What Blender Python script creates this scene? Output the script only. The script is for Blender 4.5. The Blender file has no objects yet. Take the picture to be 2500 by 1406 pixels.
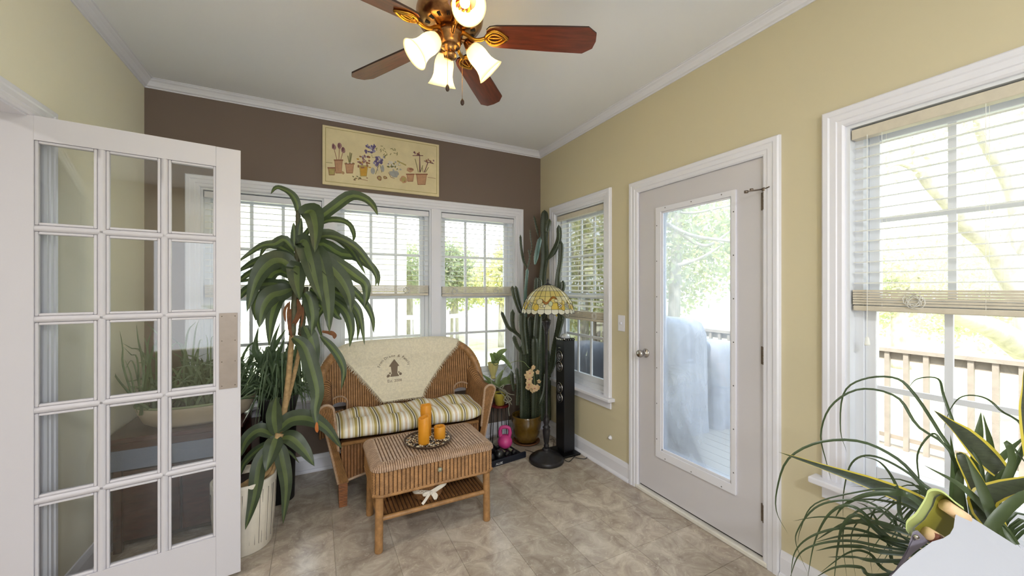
import bpy, math, random
import numpy as np
from mathutils import Vector, Matrix, noise

# ------------------------------------------------------------------ camera, world, lights
FPX, CXP, CYP, CH = 936.0, 1250.0, 703.0, 1.40
YAW = math.atan(480 / 936)
SN, CS = math.sin(YAW), math.cos(YAW)
SC = bpy.context.scene
COL = SC.collection

cam_d = bpy.data.cameras.new('camera')
cam = bpy.data.objects.new('camera', cam_d)
COL.objects.link(cam)
cam.location = (0, 0, CH)
cam.rotation_euler = (math.pi / 2, 0, -YAW)
cam_d.sensor_width = 36.0
cam_d.lens = FPX / 2500 * 36
cam_d.clip_start = 0.02
cam_d.clip_end = 200
SC.camera = cam

SC.view_settings.view_transform = 'Standard'
SC.view_settings.look = 'None'
SC.view_settings.gamma = 1
SC.view_settings.use_curve_mapping = False
SC.view_settings.exposure = 0.78

wd = bpy.data.worlds.new('sky')
SC.world = wd
wd.use_nodes = True
wn = wd.node_tree
wn.nodes.clear()
wo_ = wn.nodes.new('ShaderNodeOutputWorld')
bg = wn.nodes.new('ShaderNodeBackground')
bg.inputs[1].default_value = 3.1
tc = wn.nodes.new('ShaderNodeTexCoord')
sp = wn.nodes.new('ShaderNodeSeparateXYZ')
rp = wn.nodes.new('ShaderNodeValToRGB')
rp.color_ramp.elements[0].position = 0.0
rp.color_ramp.elements[0].color = (0.93, 0.965, 1.0, 1)
rp.color_ramp.elements[1].position = 0.7
rp.color_ramp.elements[1].color = (0.72, 0.86, 1.0, 1)
wn.links.new(tc.outputs['Generated'], sp.inputs[0])
wn.links.new(sp.outputs['Z'], rp.inputs[0])
wn.links.new(rp.outputs[0], bg.inputs[0])
wn.links.new(bg.outputs[0], wo_.inputs[0])

sun_d = bpy.data.lights.new('sun', 'SUN')
sun_d.energy = 5.5
sun_d.angle = math.radians(3)
sun_d.color = (1.0, 0.95, 0.86)
sun = bpy.data.objects.new('sun', sun_d)
COL.objects.link(sun)
sun.rotation_euler = (math.radians(38), 0, math.radians(-75))   # high, from behind the house: lights deck and trees, not the room


def area_lamp(name, loc, size, power, color=(1, .96, .9)):
    d = bpy.data.lights.new(name, 'AREA')
    d.shape = 'DISK'
    d.size = size
    d.energy = power
    d.color = color
    o = bpy.data.objects.new(name, d)
    COL.objects.link(o)
    o.location = loc
    return o


# unseen fill lights, added to brighten the rooms; their rings are added further down
area_lamp('added_fill_light', (0.2, -1.5, 2.70), 0.34, 40, (.94, .97, 1))
area_lamp('added_next_room_fill', (-2.6, 1.2, 2.62), 0.34, 25)

# ------------------------------------------------------------------ helpers
R = random.Random(7)


def lin(c):
    return tuple((x / 255 / 12.92) if x / 255 <= 0.04045 else ((x / 255 + 0.055) / 1.055) ** 2.4 for x in c) + (1.0,)


def ray(x, y):
    a = (x - CXP) / FPX
    return Vector((SN + a * CS, CS - a * SN, (CYP - y) / FPX))


def W(x, y, Y=None, X=None, Z=None, t=None):
    """point of the place seen at photo pixel x, y on a plane of the room (or at depth t)"""
    d = ray(x, y)
    if Y is not None:
        t = Y / d.y
    elif X is not None:
        t = X / d.x
    elif Z is not None:
        t = (Z - CH) / d.z
    return Vector((t * d.x, t * d.y, CH + t * d.z))


MATS = {}


def mat(name, rgb, rough=0.5, metal=0.0, var=0.0, vscale=8.0, bump=0.0, bscale=60.0, rgb2=None, spec=0.5, coat=0.0,
        stretch=None, trans=0.0, emit=None, estr=0.0, alpha=1.0, sheen=0.0):
    if name in MATS:
        return MATS[name]
    m = bpy.data.materials.new(name)
    m.use_nodes = True
    nt = m.node_tree
    b = nt.nodes['Principled BSDF']
    out = nt.nodes['Material Output']
    b.inputs['Base Color'].default_value = lin(rgb)
    b.inputs['Roughness'].default_value = rough
    b.inputs['Metallic'].default_value = metal
    b.inputs['Specular IOR Level'].default_value = spec
    b.inputs['Coat Weight'].default_value = coat
    b.inputs['Coat Roughness'].default_value = 0.15
    if sheen:
        b.inputs['Sheen Weight'].default_value = sheen
    if emit:
        b.inputs['Emission Color'].default_value = lin(emit)
        b.inputs['Emission Strength'].default_value = estr
    t = nt.nodes.new('ShaderNodeTexCoord')
    mp = nt.nodes.new('ShaderNodeMapping')
    nt.links.new(t.outputs['Object'], mp.inputs[0])
    if stretch:
        mp.inputs['Scale'].default_value = stretch
    if var > 0 or rgb2:
        n = nt.nodes.new('ShaderNodeTexNoise')
        n.inputs['Scale'].default_value = vscale
        n.inputs['Detail'].default_value = 6
        n.inputs['Roughness'].default_value = 0.6
        nt.links.new(mp.outputs[0], n.inputs['Vector'])
        r = nt.nodes.new('ShaderNodeValToRGB')
        r.color_ramp.elements[0].position = 0.32
        r.color_ramp.elements[1].position = 0.68
        c1 = lin(rgb)
        c2 = lin(rgb2) if rgb2 else tuple(min(1, x * (1 + var)) for x in c1[:3]) + (1,)
        c0 = c1 if rgb2 else tuple(x * (1 - var) for x in c1[:3]) + (1,)
        r.color_ramp.elements[0].color = c0
        r.color_ramp.elements[1].color = c2
        nt.links.new(n.outputs['Fac'], r.inputs[0])
        nt.links.new(r.outputs[0], b.inputs['Base Color'])
    if bump > 0:
        n2 = nt.nodes.new('ShaderNodeTexNoise')
        n2.inputs['Scale'].default_value = bscale
        n2.inputs['Detail'].default_value = 4
        nt.links.new(mp.outputs[0], n2.inputs['Vector'])
        bm = nt.nodes.new('ShaderNodeBump')
        bm.inputs['Strength'].default_value = bump
        bm.inputs['Distance'].default_value = 0.004
        nt.links.new(n2.outputs['Fac'], bm.inputs['Height'])
        nt.links.new(bm.outputs[0], b.inputs['Normal'])
    if trans > 0:
        tr = nt.nodes.new('ShaderNodeBsdfTranslucent')
        c = lin(rgb2 or rgb)
        tr.inputs[0].default_value = (min(1, c[0] * 1.5), min(1, c[1] * 1.5), c[2] * 1.1, 1)
        mx = nt.nodes.new('ShaderNodeMixShader')
        mx.inputs[0].default_value = trans
        nt.links.new(b.outputs[0], mx.inputs[1])
        nt.links.new(tr.outputs[0], mx.inputs[2])
        nt.links.new(mx.outputs[0], out.inputs[0])
    MATS[name] = m
    return m


def glass_mat(name, tint=(1, 1, 1), refl=1.0, haze=0.0):
    m = bpy.data.materials.new(name)
    m.use_nodes = True
    nt = m.node_tree
    nt.nodes.clear()
    out = nt.nodes.new('ShaderNodeOutputMaterial')
    tr = nt.nodes.new('ShaderNodeBsdfTransparent')
    tr.inputs[0].default_value = (*tint, 1)
    gl = nt.nodes.new('ShaderNodeBsdfGlossy')
    gl.inputs['Roughness'].default_value = 0.02
    fr = nt.nodes.new('ShaderNodeFresnel')
    fr.inputs[0].default_value = 1.5
    mul = nt.nodes.new('ShaderNodeMath')
    mul.operation = 'MULTIPLY'
    mul.inputs[1].default_value = refl
    mx = nt.nodes.new('ShaderNodeMixShader')
    nt.links.new(fr.outputs[0], mul.inputs[0])
    nt.links.new(mul.outputs[0], mx.inputs[0])
    nt.links.new(tr.outputs[0], mx.inputs[1])
    nt.links.new(gl.outputs[0], mx.inputs[2])
    last = mx
    if haze > 0:   # dried smears and condensation on the pane
        t = nt.nodes.new('ShaderNodeTexCoord')
        mp = nt.nodes.new('ShaderNodeMapping')
        mp.inputs['Scale'].default_value = (3, 3, 1.2)
        n = nt.nodes.new('ShaderNodeTexNoise')
        n.inputs['Scale'].default_value = 2.2
        n.inputs['Detail'].default_value = 8
        n.inputs['Roughness'].default_value = 0.62
        n.inputs['Distortion'].default_value = 0.8
        r = nt.nodes.new('ShaderNodeValToRGB')
        r.color_ramp.elements[0].position = 0.35
        r.color_ramp.elements[0].color = (haze * .55,) * 3 + (1,)
        r.color_ramp.elements[1].position = 0.75
        r.color_ramp.elements[1].color = (haze * 1.5,) * 3 + (1,)
        df = nt.nodes.new('ShaderNodeBsdfTranslucent')
        df.inputs[0].default_value = (0.75, 0.8, 0.92, 1)
        d2 = nt.nodes.new('ShaderNodeBsdfDiffuse')
        d2.inputs[0].default_value = (0.8, 0.84, 0.92, 1)
        ad = nt.nodes.new('ShaderNodeMixShader')
        m2 = nt.nodes.new('ShaderNodeMixShader')
        nt.links.new(t.outputs['Object'], mp.inputs[0])
        nt.links.new(mp.outputs[0], n.inputs['Vector'])
        nt.links.new(n.outputs['Fac'], r.inputs[0])
        nt.links.new(r.outputs[0], m2.inputs[0])
        nt.links.new(df.outputs[0], ad.inputs[1])
        nt.links.new(d2.outputs[0], ad.inputs[2])
        nt.links.new(mx.outputs[0], m2.inputs[1])
        nt.links.new(ad.outputs[0], m2.inputs[2])
        last = m2
    nt.links.new(last.outputs[0], out.inputs[0])
    MATS[name] = m
    return m


class MB:
    def __init__(s):
        s.v, s.f, s.m = [], [], []

    def add(s, vs, fs, mi=0):
        o = len(s.v)
        s.v.extend([tuple(p) for p in vs])
        s.f.extend([tuple(i + o for i in f) for f in fs])
        s.m.extend([mi] * len(fs))
        return s

    def box(s, x0, x1, y0, y1, z0, z1, mi=0):
        if x0 > x1: x0, x1 = x1, x0
        if y0 > y1: y0, y1 = y1, y0
        if z0 > z1: z0, z1 = z1, z0
        vs = [(x, y, z) for z in (z0, z1) for y in (y0, y1) for x in (x0, x1)]
        return s.add(vs, [(0, 2, 3, 1), (4, 5, 7, 6), (0, 1, 5, 4), (2, 6, 7, 3), (0, 4, 6, 2), (1, 3, 7, 5)], mi)

    def xbox(s, M, x0, x1, y0, y1, z0, z1, mi=0):
        t = MB().box(x0, x1, y0, y1, z0, z1)
        return s.add([M @ Vector(p) for p in t.v], t.f, mi)

    def grid(s, P, mi=0, wrap=False, mask=None):
        P = np.asarray(P, float)
        h, w = P.shape[:2]
        fs = []
        for i in range(h - 1):
            for j in range(w if wrap else w - 1):
                if mask is not None and not mask[i][j]:
                    continue
                k = (j + 1) % w
                fs.append((i * w + j, i * w + k, (i + 1) * w + k, (i + 1) * w + j))
        return s.add(P.reshape(-1, 3).tolist(), fs, mi)

    def tube(s, pts, r, n=8, mi=0, caps=True, shape=None, up=None):
        pts = [Vector(p) for p in pts]
        L = len(pts)
        rs = r if hasattr(r, '__len__') else [r] * L
        T = []
        for i in range(L):
            a = pts[max(0, i - 1)]
            b = pts[min(L - 1, i + 1)]
            d = b - a
            T.append(d.normalized() if d.length > 1e-9 else Vector((0, 0, 1)))
        u = Vector(up) if up else (Vector((1, 0, 0)) if abs(T[0].x) < .8 else Vector((0, 1, 0)))
        u = (u - T[0] * u.dot(T[0])).normalized()
        vs = []
        for i in range(L):
            if i:
                u = (u - T[i] * u.dot(T[i]))
                u = u.normalized() if u.length > 1e-6 else T[i].orthogonal().normalized()
            w = T[i].cross(u)
            for k in range(n):
                a = 2 * math.pi * k / n
                q = rs[i] * (shape[k] if shape else 1)
                vs.append(pts[i] + u * math.cos(a) * q + w * math.sin(a) * q)
        fs = [(i * n + k, i * n + (k + 1) % n, (i + 1) * n + (k + 1) % n, (i + 1) * n + k) for i in range(L - 1) for k in range(n)]
        if caps:
            fs.append(tuple(range(n - 1, -1, -1)))
            fs.append(tuple((L - 1) * n + k for k in range(n)))
        return s.add(vs, fs, mi)

    def lathe(s, prof, c=(0, 0, 0), n=32, mi=0, M=None, rx=1, ry=1, caps=True):
        c = Vector(c)
        vs = []
        for (r, z) in prof:
            for k in range(n):
                a = 2 * math.pi * k / n
                p = Vector((r * rx * math.cos(a), r * ry * math.sin(a), z))
                vs.append((M @ p if M else p) + c)
        L = len(prof)
        fs = [(i * n + k, i * n + (k + 1) % n, (i + 1) * n + (k + 1) % n, (i + 1) * n + k) for i in range(L - 1) for k in range(n)]
        if caps and prof[0][0] > 1e-5:
            fs.append(tuple(range(n - 1, -1, -1)))
        if caps and prof[-1][0] > 1e-5:
            fs.append(tuple((L - 1) * n + k for k in range(n)))
        return s.add(vs, fs, mi)

    def ball(s, c, r, n=12, mi=0, sz=1.0):
        k = max(4, n // 2)
        return s.lathe([(r * math.sin(math.pi * i / k), -r * sz * math.cos(math.pi * i / k)) for i in range(k + 1)], c, n, mi)

    def poly(s, pts, depth, mi=0):
        """pts: front outline (3-D), depth: vector to the back"""
        n = len(pts)
        d = Vector(depth)
        vs = [Vector(p) for p in pts] + [Vector(p) + d for p in pts]
        fs = [tuple(range(n)), tuple(range(2 * n - 1, n - 1, -1))] + [(i, i + n, (i + 1) % n + n, (i + 1) % n) for i in range(n)]
        return s.add(vs, fs, mi)


WO = {}


def root(name, loc, label, cat, group=None, rz=0.0, kind=None):
    o = bpy.data.objects.new(name, None)
    COL.objects.link(o)
    o.location = loc
    o.rotation_euler = (0, 0, rz)
    o.empty_display_size = 0.05
    WO[o.name] = Vector(loc)
    if label: o['label'] = label
    if cat: o['category'] = cat
    if group: o['group'] = group
    if kind: o['kind'] = kind
    return o


def wpos(o):
    return WO.get(o.name, Vector((0, 0, 0)))


def part(name, mb, m, parent=None, smooth=False, local=False, loc=None, bev=0, **props):
    """one mesh object; its vertices are in world axes (local=False) or in the parent's (local=True)"""
    me = bpy.data.meshes.new(name)
    me.from_pydata(mb.v, [], mb.f)
    for q in (m if isinstance(m, (list, tuple)) else [m]):
        me.materials.append(q)
    me.polygons.foreach_set('material_index', mb.m)
    if smooth:
        me.polygons.foreach_set('use_smooth', [True] * len(me.polygons))
    me.update()
    return inst(name, me, parent, local, loc, bev, **props)


def inst(name, me, parent=None, local=False, loc=None, bev=0, rot=None, **props):
    o = bpy.data.objects.new(name, me)
    COL.objects.link(o)
    if parent:
        o.parent = parent
    base = Vector(loc) if loc is not None else Vector((0, 0, 0))
    if parent and not local:
        o.location = base - wpos(parent)
        WO[o.name] = base
    else:
        o.location = base
        WO[o.name] = base + (wpos(parent) if parent else Vector((0, 0, 0)))
    if rot:
        o.rotation_euler = rot
    if bev:
        b = o.modifiers.new('b', 'BEVEL')
        b.width = bev
        b.segments = 2
        b.limit_method = 'ANGLE'
    for k, v in props.items():
        if v is not None:
            o[k] = v
    return o


def npgrid(name, P, m, parent=None, mask=None, uv=None, wrap=False, mi=None, m2=None, **kw):
    """fast grid mesh from a numpy array h x w x 3"""
    P = np.asarray(P, dtype=np.float64)
    h, w = P.shape[:2]
    I = np.arange(h * w).reshape(h, w)
    if wrap:
        I = np.concatenate([I, I[:, :1]], axis=1)
    q = np.stack([I[:-1, :-1], I[:-1, 1:], I[1:, 1:], I[1:, :-1]], axis=-1)
    if mask is not None:
        q = q[mask]
        if mi is not None:
            mi = mi[mask]
    q = q.reshape(-1, 4)
    me = bpy.data.meshes.new(name)
    me.vertices.add(h * w)
    me.vertices.foreach_set('co', P.reshape(-1))
    me.loops.add(len(q) * 4)
    me.loops.foreach_set('vertex_index', q.reshape(-1).astype(np.int32))
    me.polygons.add(len(q))
    me.polygons.foreach_set('loop_start', np.arange(0, len(q) * 4, 4, dtype=np.int32))
    me.polygons.foreach_set('loop_total', np.full(len(q), 4, dtype=np.int32))
    me.materials.append(m)
    if mi is not None:
        me.materials.append(m2)
        me.polygons.foreach_set('material_index', mi.reshape(-1).astype(np.int32))
    me.update(calc_edges=True)
    me.polygons.foreach_set('use_smooth', np.ones(len(q), dtype=bool))
    if uv is not None:
        l = me.uv_layers.new(name='UVMap')
        l.data.foreach_set('uv', uv.reshape(-1, 2)[q.reshape(-1)].astype(np.float32).reshape(-1))
    return inst(name, me, parent, **kw)


def wicker(name, S, Lu, Lv, m, parent, p=0.018, q=0.006, A=0.0032, B=0.0012, mask=None, swap=False, du=None, dv=None, **kw):
    """woven surface: S(u, v) arrays in metres -> x, y, z; stakes every p along u, strands every q along v"""
    kp, kq = max(1, round(Lu / p)), max(1, round(Lv / q))
    p, q = Lu / kp, Lv / kq
    nu, nv = kp * 8 + 1, kq * 3 + 1
    u = np.linspace(0, Lu, nu)
    v = np.linspace(0, Lv, nv)
    U, V = np.meshgrid(u, v)
    P = np.stack(S(U, V), axis=-1)
    dU = np.gradient(P, axis=1)
    dV = np.gradient(P, axis=0)
    N = np.cross(dU, dV)
    N /= np.maximum(np.linalg.norm(N, axis=-1, keepdims=True), 1e-9)
    a, b = (V, U) if swap else (U, V)
    k = np.floor(b / q + 1e-6)
    rib = np.abs(np.sin(np.pi * a / p)) ** 0.5
    fr = np.clip(b / q - k, 0, 1)
    strand = np.sqrt(np.maximum(0, 1 - (2 * fr - 1) ** 2))
    weave = 0.5 + 0.5 * np.cos(2 * np.pi * (a / (2 * p)) + np.pi * k)
    H = 1.6 * A * rib + 1.5 * B * strand * (0.5 + 0.5 * weave)
    P = P + N * H[..., None]
    mk = None
    if mask is not None:
        mk = mask(U[:-1, :-1] + 0 * V[:-1, :-1], V[:-1, :-1])
    w0 = .5 * (A / .0042) ** .3
    gap = rib[:-1, :-1] + rib[1:, 1:] < .9  # groove faces take the painted shade colour
    return npgrid(name, P, m, parent, mask=mk, mi=gap, m2=m_groove_shade, **kw)


def bez(pts, n):
    """Catmull-Rom through the points"""
    pts = [Vector(p) for p in pts]
    if len(pts) == 2:
        return [pts[0].lerp(pts[1], i / (n - 1)) for i in range(n)]
    P = [pts[0] * 2 - pts[1]] + pts + [pts[-1] * 2 - pts[-2]]
    out = []
    S = len(pts) - 1
    for i in range(n):
        t = i / (n - 1) * S
        k = min(int(t), S - 1)
        f = t - k
        a, b, c, d = P[k:k + 4]
        out.append(0.5 * ((2 * b) + (c - a) * f + (2 * a - 5 * b + 4 * c - d) * f * f + (3 * b - 3 * c + d - a) * f ** 3))
    return out


def leaf(mb, pts, w, n=14, hint=None, fold=0.15, stripe=True, prof='long', wav=0.0, seed=0, mis=(0, 1), inner=.30):
    c = bez(pts, n)
    rr = random.Random(seed)
    ph = rr.random() * 6
    P = []
    for i, p in enumerate(c):
        t = i / (n - 1)
        T = (c[min(i + 1, n - 1)] - c[max(i - 1, 0)])
        T = T.normalized() if T.length > 1e-7 else Vector((0, 0, 1))
        hv = hint if hint else (Vector((0, 0, CH)) - p).normalized() * .8 + Vector((0, 0, .5))
        s = T.cross(hv)
        s = s.normalized() if s.length > 1e-5 else Vector((1, 0, 0))
        N = s.cross(T)
        if prof == 'long':
            k = (math.sin(math.pi * min(1, t ** .75 * .93 + .07)) ** .75) if t < 1 else 0
            k = max(k, .18 * (1 - t))
        elif prof == 'blade':
            k = (1 - t) ** .65 * (0.75 + .25 * math.sin(math.pi * t))
        elif prof == 'snake':
            k = min(1, (1 - t) * 3.2) ** .7 * (0.55 + .45 * math.sin(math.pi * min(1, t + .15)))
        else:
            k = math.sin(math.pi * min(1, t * .94 + .06)) ** .6
        hw = w / 2 * k
        wv = wav * w * math.sin(t * 17 + ph)
        P.append([p - s * hw + N * (fold * hw + wv), p - s * hw * inner + N * fold * hw * inner * inner, p, p + s * hw * inner + N * fold * hw * inner * inner, p + s * hw + N * (fold * hw - wv)])
    o = len(mb.v)
    for row in P:
        mb.v.extend([tuple(x) for x in row])
    for i in range(n - 1):
        for j in range(4):
            mb.f.append((o + i * 5 + j, o + i * 5 + j + 1, o + (i + 1) * 5 + j + 1, o + (i + 1) * 5 + j))
            mb.m.append(mis[1] if (stripe and j in (1, 2)) else mis[0])
    return mb


def text_mesh(body, size=1.0, ext=0.0):
    cu = bpy.data.curves.new('t', 'FONT')
    cu.body = body
    cu.size = size
    cu.extrude = ext
    cu.resolution_u = 3
    cu.align_x = 'CENTER'
    o = bpy.data.objects.new('t', cu)
    COL.objects.link(o)
    dg = bpy.context.evaluated_depsgraph_get()
    me = o.evaluated_get(dg).to_mesh()
    vs = [tuple(v.co) for v in me.vertices]
    fs = [tuple(p.vertices) for p in me.polygons]
    o.evaluated_get(dg).to_mesh_clear()
    bpy.data.objects.remove(o)
    bpy.data.curves.remove(cu)
    return vs, fs


# ------------------------------------------------------------------ materials
m_wall = mat('cream_yellow_paint', (208, 198, 168), .75, bump=.06, bscale=180)
m_wall_l = mat('cream_paint_lightened', (236, 231, 212), .75, bump=.06, bscale=180)  # left wall's cream lightened, its window light put into the colour
m_brown = mat('taupe_brown_paint', (118, 102, 92), .7, bump=.06, bscale=180)
m_ceil = mat('white_ceiling_paint', (238, 239, 244), .9, bump=.08, bscale=140)
m_trim = mat('white_trim_paint', (230, 230, 240), .38)
m_door = mat('white_door_paint', (208, 205, 211), .42, bump=.03, bscale=200)
m_vinyl = mat('white_vinyl', (226, 229, 236), .35)
m_dark = mat('dark_gap', (30, 28, 27), .8)
m_nickel = mat('brushed_nickel', (190, 185, 180), .25, 1.0)
m_brass = mat('aged_brass', (182, 132, 52), .28, 1.0, var=.25, vscale=25)
m_hinge = mat('tarnished_steel', (130, 118, 108), .4, .9, var=.2, vscale=80)
m_glass = glass_mat('window_glass', (.97, .985, .98), .9)
m_glass_in = glass_mat('door_glass', (.975, .98, .98), 1.0)
m_glass_dirty = glass_mat('smeared_glass', (.95, .97, 1), .8, haze=.24)
m_blind = mat('white_blind_slat', (246, 245, 242), .5, trans=.5)
m_rail = mat('taupe_blind_rail', (208, 200, 184), .5, var=.05, vscale=30)
m_wick = mat('honey_wicker', (160, 118, 74), .42, var=.28, vscale=26, rgb2=None)
m_wick2 = mat('pale_sheen_wicker', (172, 144, 120), .36, var=.22, vscale=30)  # paler and greyer, the table top's reflections put into the colour
m_wick3 = mat('brown_wicker', (134, 92, 54), .42, var=.3, vscale=26)
m_groove_shade = mat('groove_shade_brown', (92, 60, 34), .8)  # shade between the stakes painted as a darker brown
m_soil = mat('potting_soil', (48, 36, 28), .95, var=.4, vscale=90, bump=1, bscale=120)
m_dg = mat('dark_green_leaf', (66, 78, 56), .38, var=.22, vscale=18, rgb2=None, trans=.28)
m_lg = mat('yellow_green_leaf', (98, 112, 68), .4, var=.15, vscale=18, trans=.35)
m_cane = mat('tan_cane', (170, 140, 98), .7, var=.3, vscale=40, bump=.5, bscale=60)
m_black = mat('black_satin', (16, 16, 18), .35)


def tile_mat():
    m = bpy.data.materials.new('mottled_tile')
    m.use_nodes = True
    nt = m.node_tree
    b = nt.nodes['Principled BSDF']
    g = nt.nodes.new('ShaderNodeNewGeometry')
    n = nt.nodes.new('ShaderNodeTexNoise')
    n.inputs['Scale'].default_value = 7
    n.inputs['Detail'].default_value = 7
    n.inputs['Roughness'].default_value = .65
    n.inputs['Distortion'].default_value = 1.2
    r = nt.nodes.new('ShaderNodeValToRGB')
    e = r.color_ramp.elements
    e[0].position = .28
    e[0].color = lin((148, 134, 124))
    e[1].position = .72
    e[1].color = lin((208, 198, 184))
    x = e.new(.5)
    x.color = lin((180, 167, 153))
    nt.links.new(g.outputs['Position'], n.inputs['Vector'])
    nt.links.new(n.outputs['Fac'], r.inputs[0])
    # light shell-like flecks
    vo = nt.nodes.new('ShaderNodeTexVoronoi')
    vo.inputs['Scale'].default_value = 42
    mpn = nt.nodes.new('ShaderNodeTexNoise')
    mpn.inputs['Scale'].default_value = 22
    mpn.inputs['Detail'].default_value = 5
    mpn.inputs['Distortion'].default_value = 2.5
    nt.links.new(g.outputs['Position'], mpn.inputs['Vector'])
    rf = nt.nodes.new('ShaderNodeValToRGB')
    rf.color_ramp.elements[0].position = .58
    rf.color_ramp.elements[0].color = (0, 0, 0, 1)
    rf.color_ramp.elements[1].position = .72
    rf.color_ramp.elements[1].color = (.55, .55, .55, 1)
    nt.links.new(mpn.outputs['Fac'], rf.inputs[0])
    mx = nt.nodes.new('ShaderNodeMixRGB')
    mx.inputs[2].default_value = lin((214, 204, 188))
    nt.links.new(rf.outputs[0], mx.inputs[0])
    nt.links.new(r.outputs[0], mx.inputs[1])
    # each tile a shade of its own
    oi = nt.nodes.new('ShaderNodeObjectInfo')
    mr = nt.nodes.new('ShaderNodeMapRange')
    mr.inputs[3].default_value = .88
    mr.inputs[4].default_value = 1.06
    nt.links.new(oi.outputs['Random'], mr.inputs[0])
    mm = nt.nodes.new('ShaderNodeVectorMath')
    mm.operation = 'SCALE'
    nt.links.new(mx.outputs[0], mm.inputs[0])
    nt.links.new(mr.outputs[0], mm.inputs['Scale'])
    nt.links.new(mm.outputs[0], b.inputs['Base Color'])
    b.inputs['Roughness'].default_value = .24
    b.inputs['Specular IOR Level'].default_value = .5
    bp = nt.nodes.new('ShaderNodeBump')
    bp.inputs['Strength'].default_value = .12
    bp.inputs['Distance'].default_value = .002
    nt.links.new(mpn.outputs['Fac'], bp.inputs['Height'])
    nt.links.new(bp.outputs[0], b.inputs['Normal'])
    return m


m_tile = tile_mat()

# ------------------------------------------------------------------ room shell
XL, XR, YB, YN, ZC = -0.99, 2.02, 3.31, -2.30, 2.757
TH = 0.13
S = dict(kind='structure')


def wall_boxes(mb, axis, a0, a1, u0, u1, z0, z1, holes):
    """wall slab between a0..a1 across, u0..u1 along, with rectangular holes (ua, ub, za, zb)"""
    us = sorted({u0, u1, *[h[0] for h in holes], *[h[1] for h in holes]})
    zs = sorted({z0, z1, *[h[2] for h in holes], *[h[3] for h in holes]})
    for i in range(len(us) - 1):
        for j in range(len(zs) - 1):
            cu, cz = (us[i] + us[i + 1]) / 2, (zs[j] + zs[j + 1]) / 2
            if any(h[0] < cu < h[1] and h[2] < cz < h[3] for h in holes):
                continue
            if axis == 'X':
                mb.box(a0, a1, us[i], us[i + 1], zs[j], zs[j + 1])
            else:
                mb.box(us[i], us[i + 1], a0, a1, zs[j], zs[j + 1])
    return mb


ZS, ZH = 0.555, 2.09        # window sill and head
BW = [(-0.70, 0.06), (0.135, 0.90), (0.98, 1.735)]
RW = [(2.345, 3.035), (0.04, 0.808), (-1.02, -0.22), (-2.05, -1.2)]  # last two openings are unseen, added to let in daylight
DY0, DY1, DZ = 1.13, 1.997, 2.078
part('wall_back', wall_boxes(MB(), 'Y', YB, YB + TH, XL - TH, XR + TH, 0, ZC, [(a, b, ZS, ZH) for a, b in BW]), m_brown, **S)
part('wall_right', wall_boxes(MB(), 'X', XR, XR + TH, YN, YB, 0, ZC, [(a, b, ZS, ZH) for a, b in RW] + [(DY0, DY1, 0, DZ)]), m_wall, **S)
part('wall_left', wall_boxes(MB(), 'X', XL - TH, XL, YN, YB, 0, ZC, [(0.45, 2.25, 0, 2.083)]), m_wall_l, **S)
part('wall_front', wall_boxes(MB(), 'Y', YN - TH, YN, XL - TH, XR + TH, 0, ZC, [(-.55, .25, ZS, ZH), (.35, 1.15, ZS, ZH)]), m_wall, **S)  # both openings added out of view to let in daylight
part('ceiling', MB().box(XL - TH, XR + TH, YN - TH, YB + TH, ZC, ZC + .1), m_ceil, **S)
# the neighbouring room behind the french door
nx = -4.2
part('wall_far_left', MB().box(nx - .1, nx, -1.6, 4.0, 0, ZC).box(nx, XL - TH, 3.9, 4.0, 0, ZC).box(nx, XL - TH, -1.7, -1.6, 0, ZC), mat('greige_paint', (188, 176, 160), .8), **S)
part('ceiling_far', MB().box(nx - .1, XL - TH, -1.7, 4.0, ZC - .1, ZC), m_ceil, **S)

# floor: substrate with every tile its own piece
flo = part('floor', MB().box(nx - .1, XR + TH, YN - TH, 4.0, -.12, -.004), mat('grout', (186, 174, 158), .7), **S)
px_, py_ = 0.2895, 0.3025
tm = MB()
g_ = .0010
tm.box(g_ - 0, px_ - g_, g_, py_ - g_, -.004, 0)
tile_me = None
for i in range(-5, 8):
    for j in range(-15, 5):
        x0, y0 = .09 + i * px_, 2.14 + j * py_
        x1, y1 = x0 + px_, y0 + py_
        cx0, cx1, cy0, cy1 = max(x0, XL), min(x1, XR), max(y0, YN), min(y1, YB)
        if cx1 - cx0 < .01 or cy1 - cy0 < .01:
            continue
        if (cx0, cx1, cy0, cy1) == (x0, x1, y0, y1):
            if tile_me is None:
                o = part('floor_tile', tm, m_tile, flo, loc=(x0, y0, 0))
                tile_me = o.data
            else:
                inst('floor_tile', tile_me, flo, loc=(x0, y0, 0))
        else:
            part('floor_tile', MB().box(g_, cx1 - cx0 - g_, g_, cy1 - cy0 - g_, -.004, 0), m_tile, flo, loc=(cx0, cy0, 0))

# crown moulding and baseboards (profiles swept along each wall)
CR = [(a * .62, b * .60) for a, b in [(0, -.088), (.010, -.088), (.012, -.078), (.030, -.070), (.040, -.052), (.056, -.030), (.076, -.016), (.080, -.008), (.092, -.006), (.092, 0), (0, 0)]]
BB = [(0, 0), (.028, 0), (.028, .010), (.022, .020), (.015, .024), (.015, .095), (.010, .112), (.006, .124), (0, .126)]


def sweep(prof, fn, us):
    mb = MB()
    n = len(prof)
    for u in us:
        for (a, b) in prof:
            mb.v.append(fn(u, a, b))
    for k in range(len(us) - 1):
        for i in range(n):
            mb.f.append((k * n + i, k * n + (i + 1) % n, (k + 1) * n + (i + 1) % n, (k + 1) * n + i))
            mb.m.append(0)
    mb.f += [tuple(range(n)), tuple((len(us) - 1) * n + i for i in range(n))]
    mb.m += [0, 0]
    return mb


def mit(fn, u0, u1, m0, m1):  # mitred ends: offset a grows with profile projection
    return lambda u, a, b: fn(u0 + m0 * a if u == 0 else u1 - m1 * a, a, b)


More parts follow.
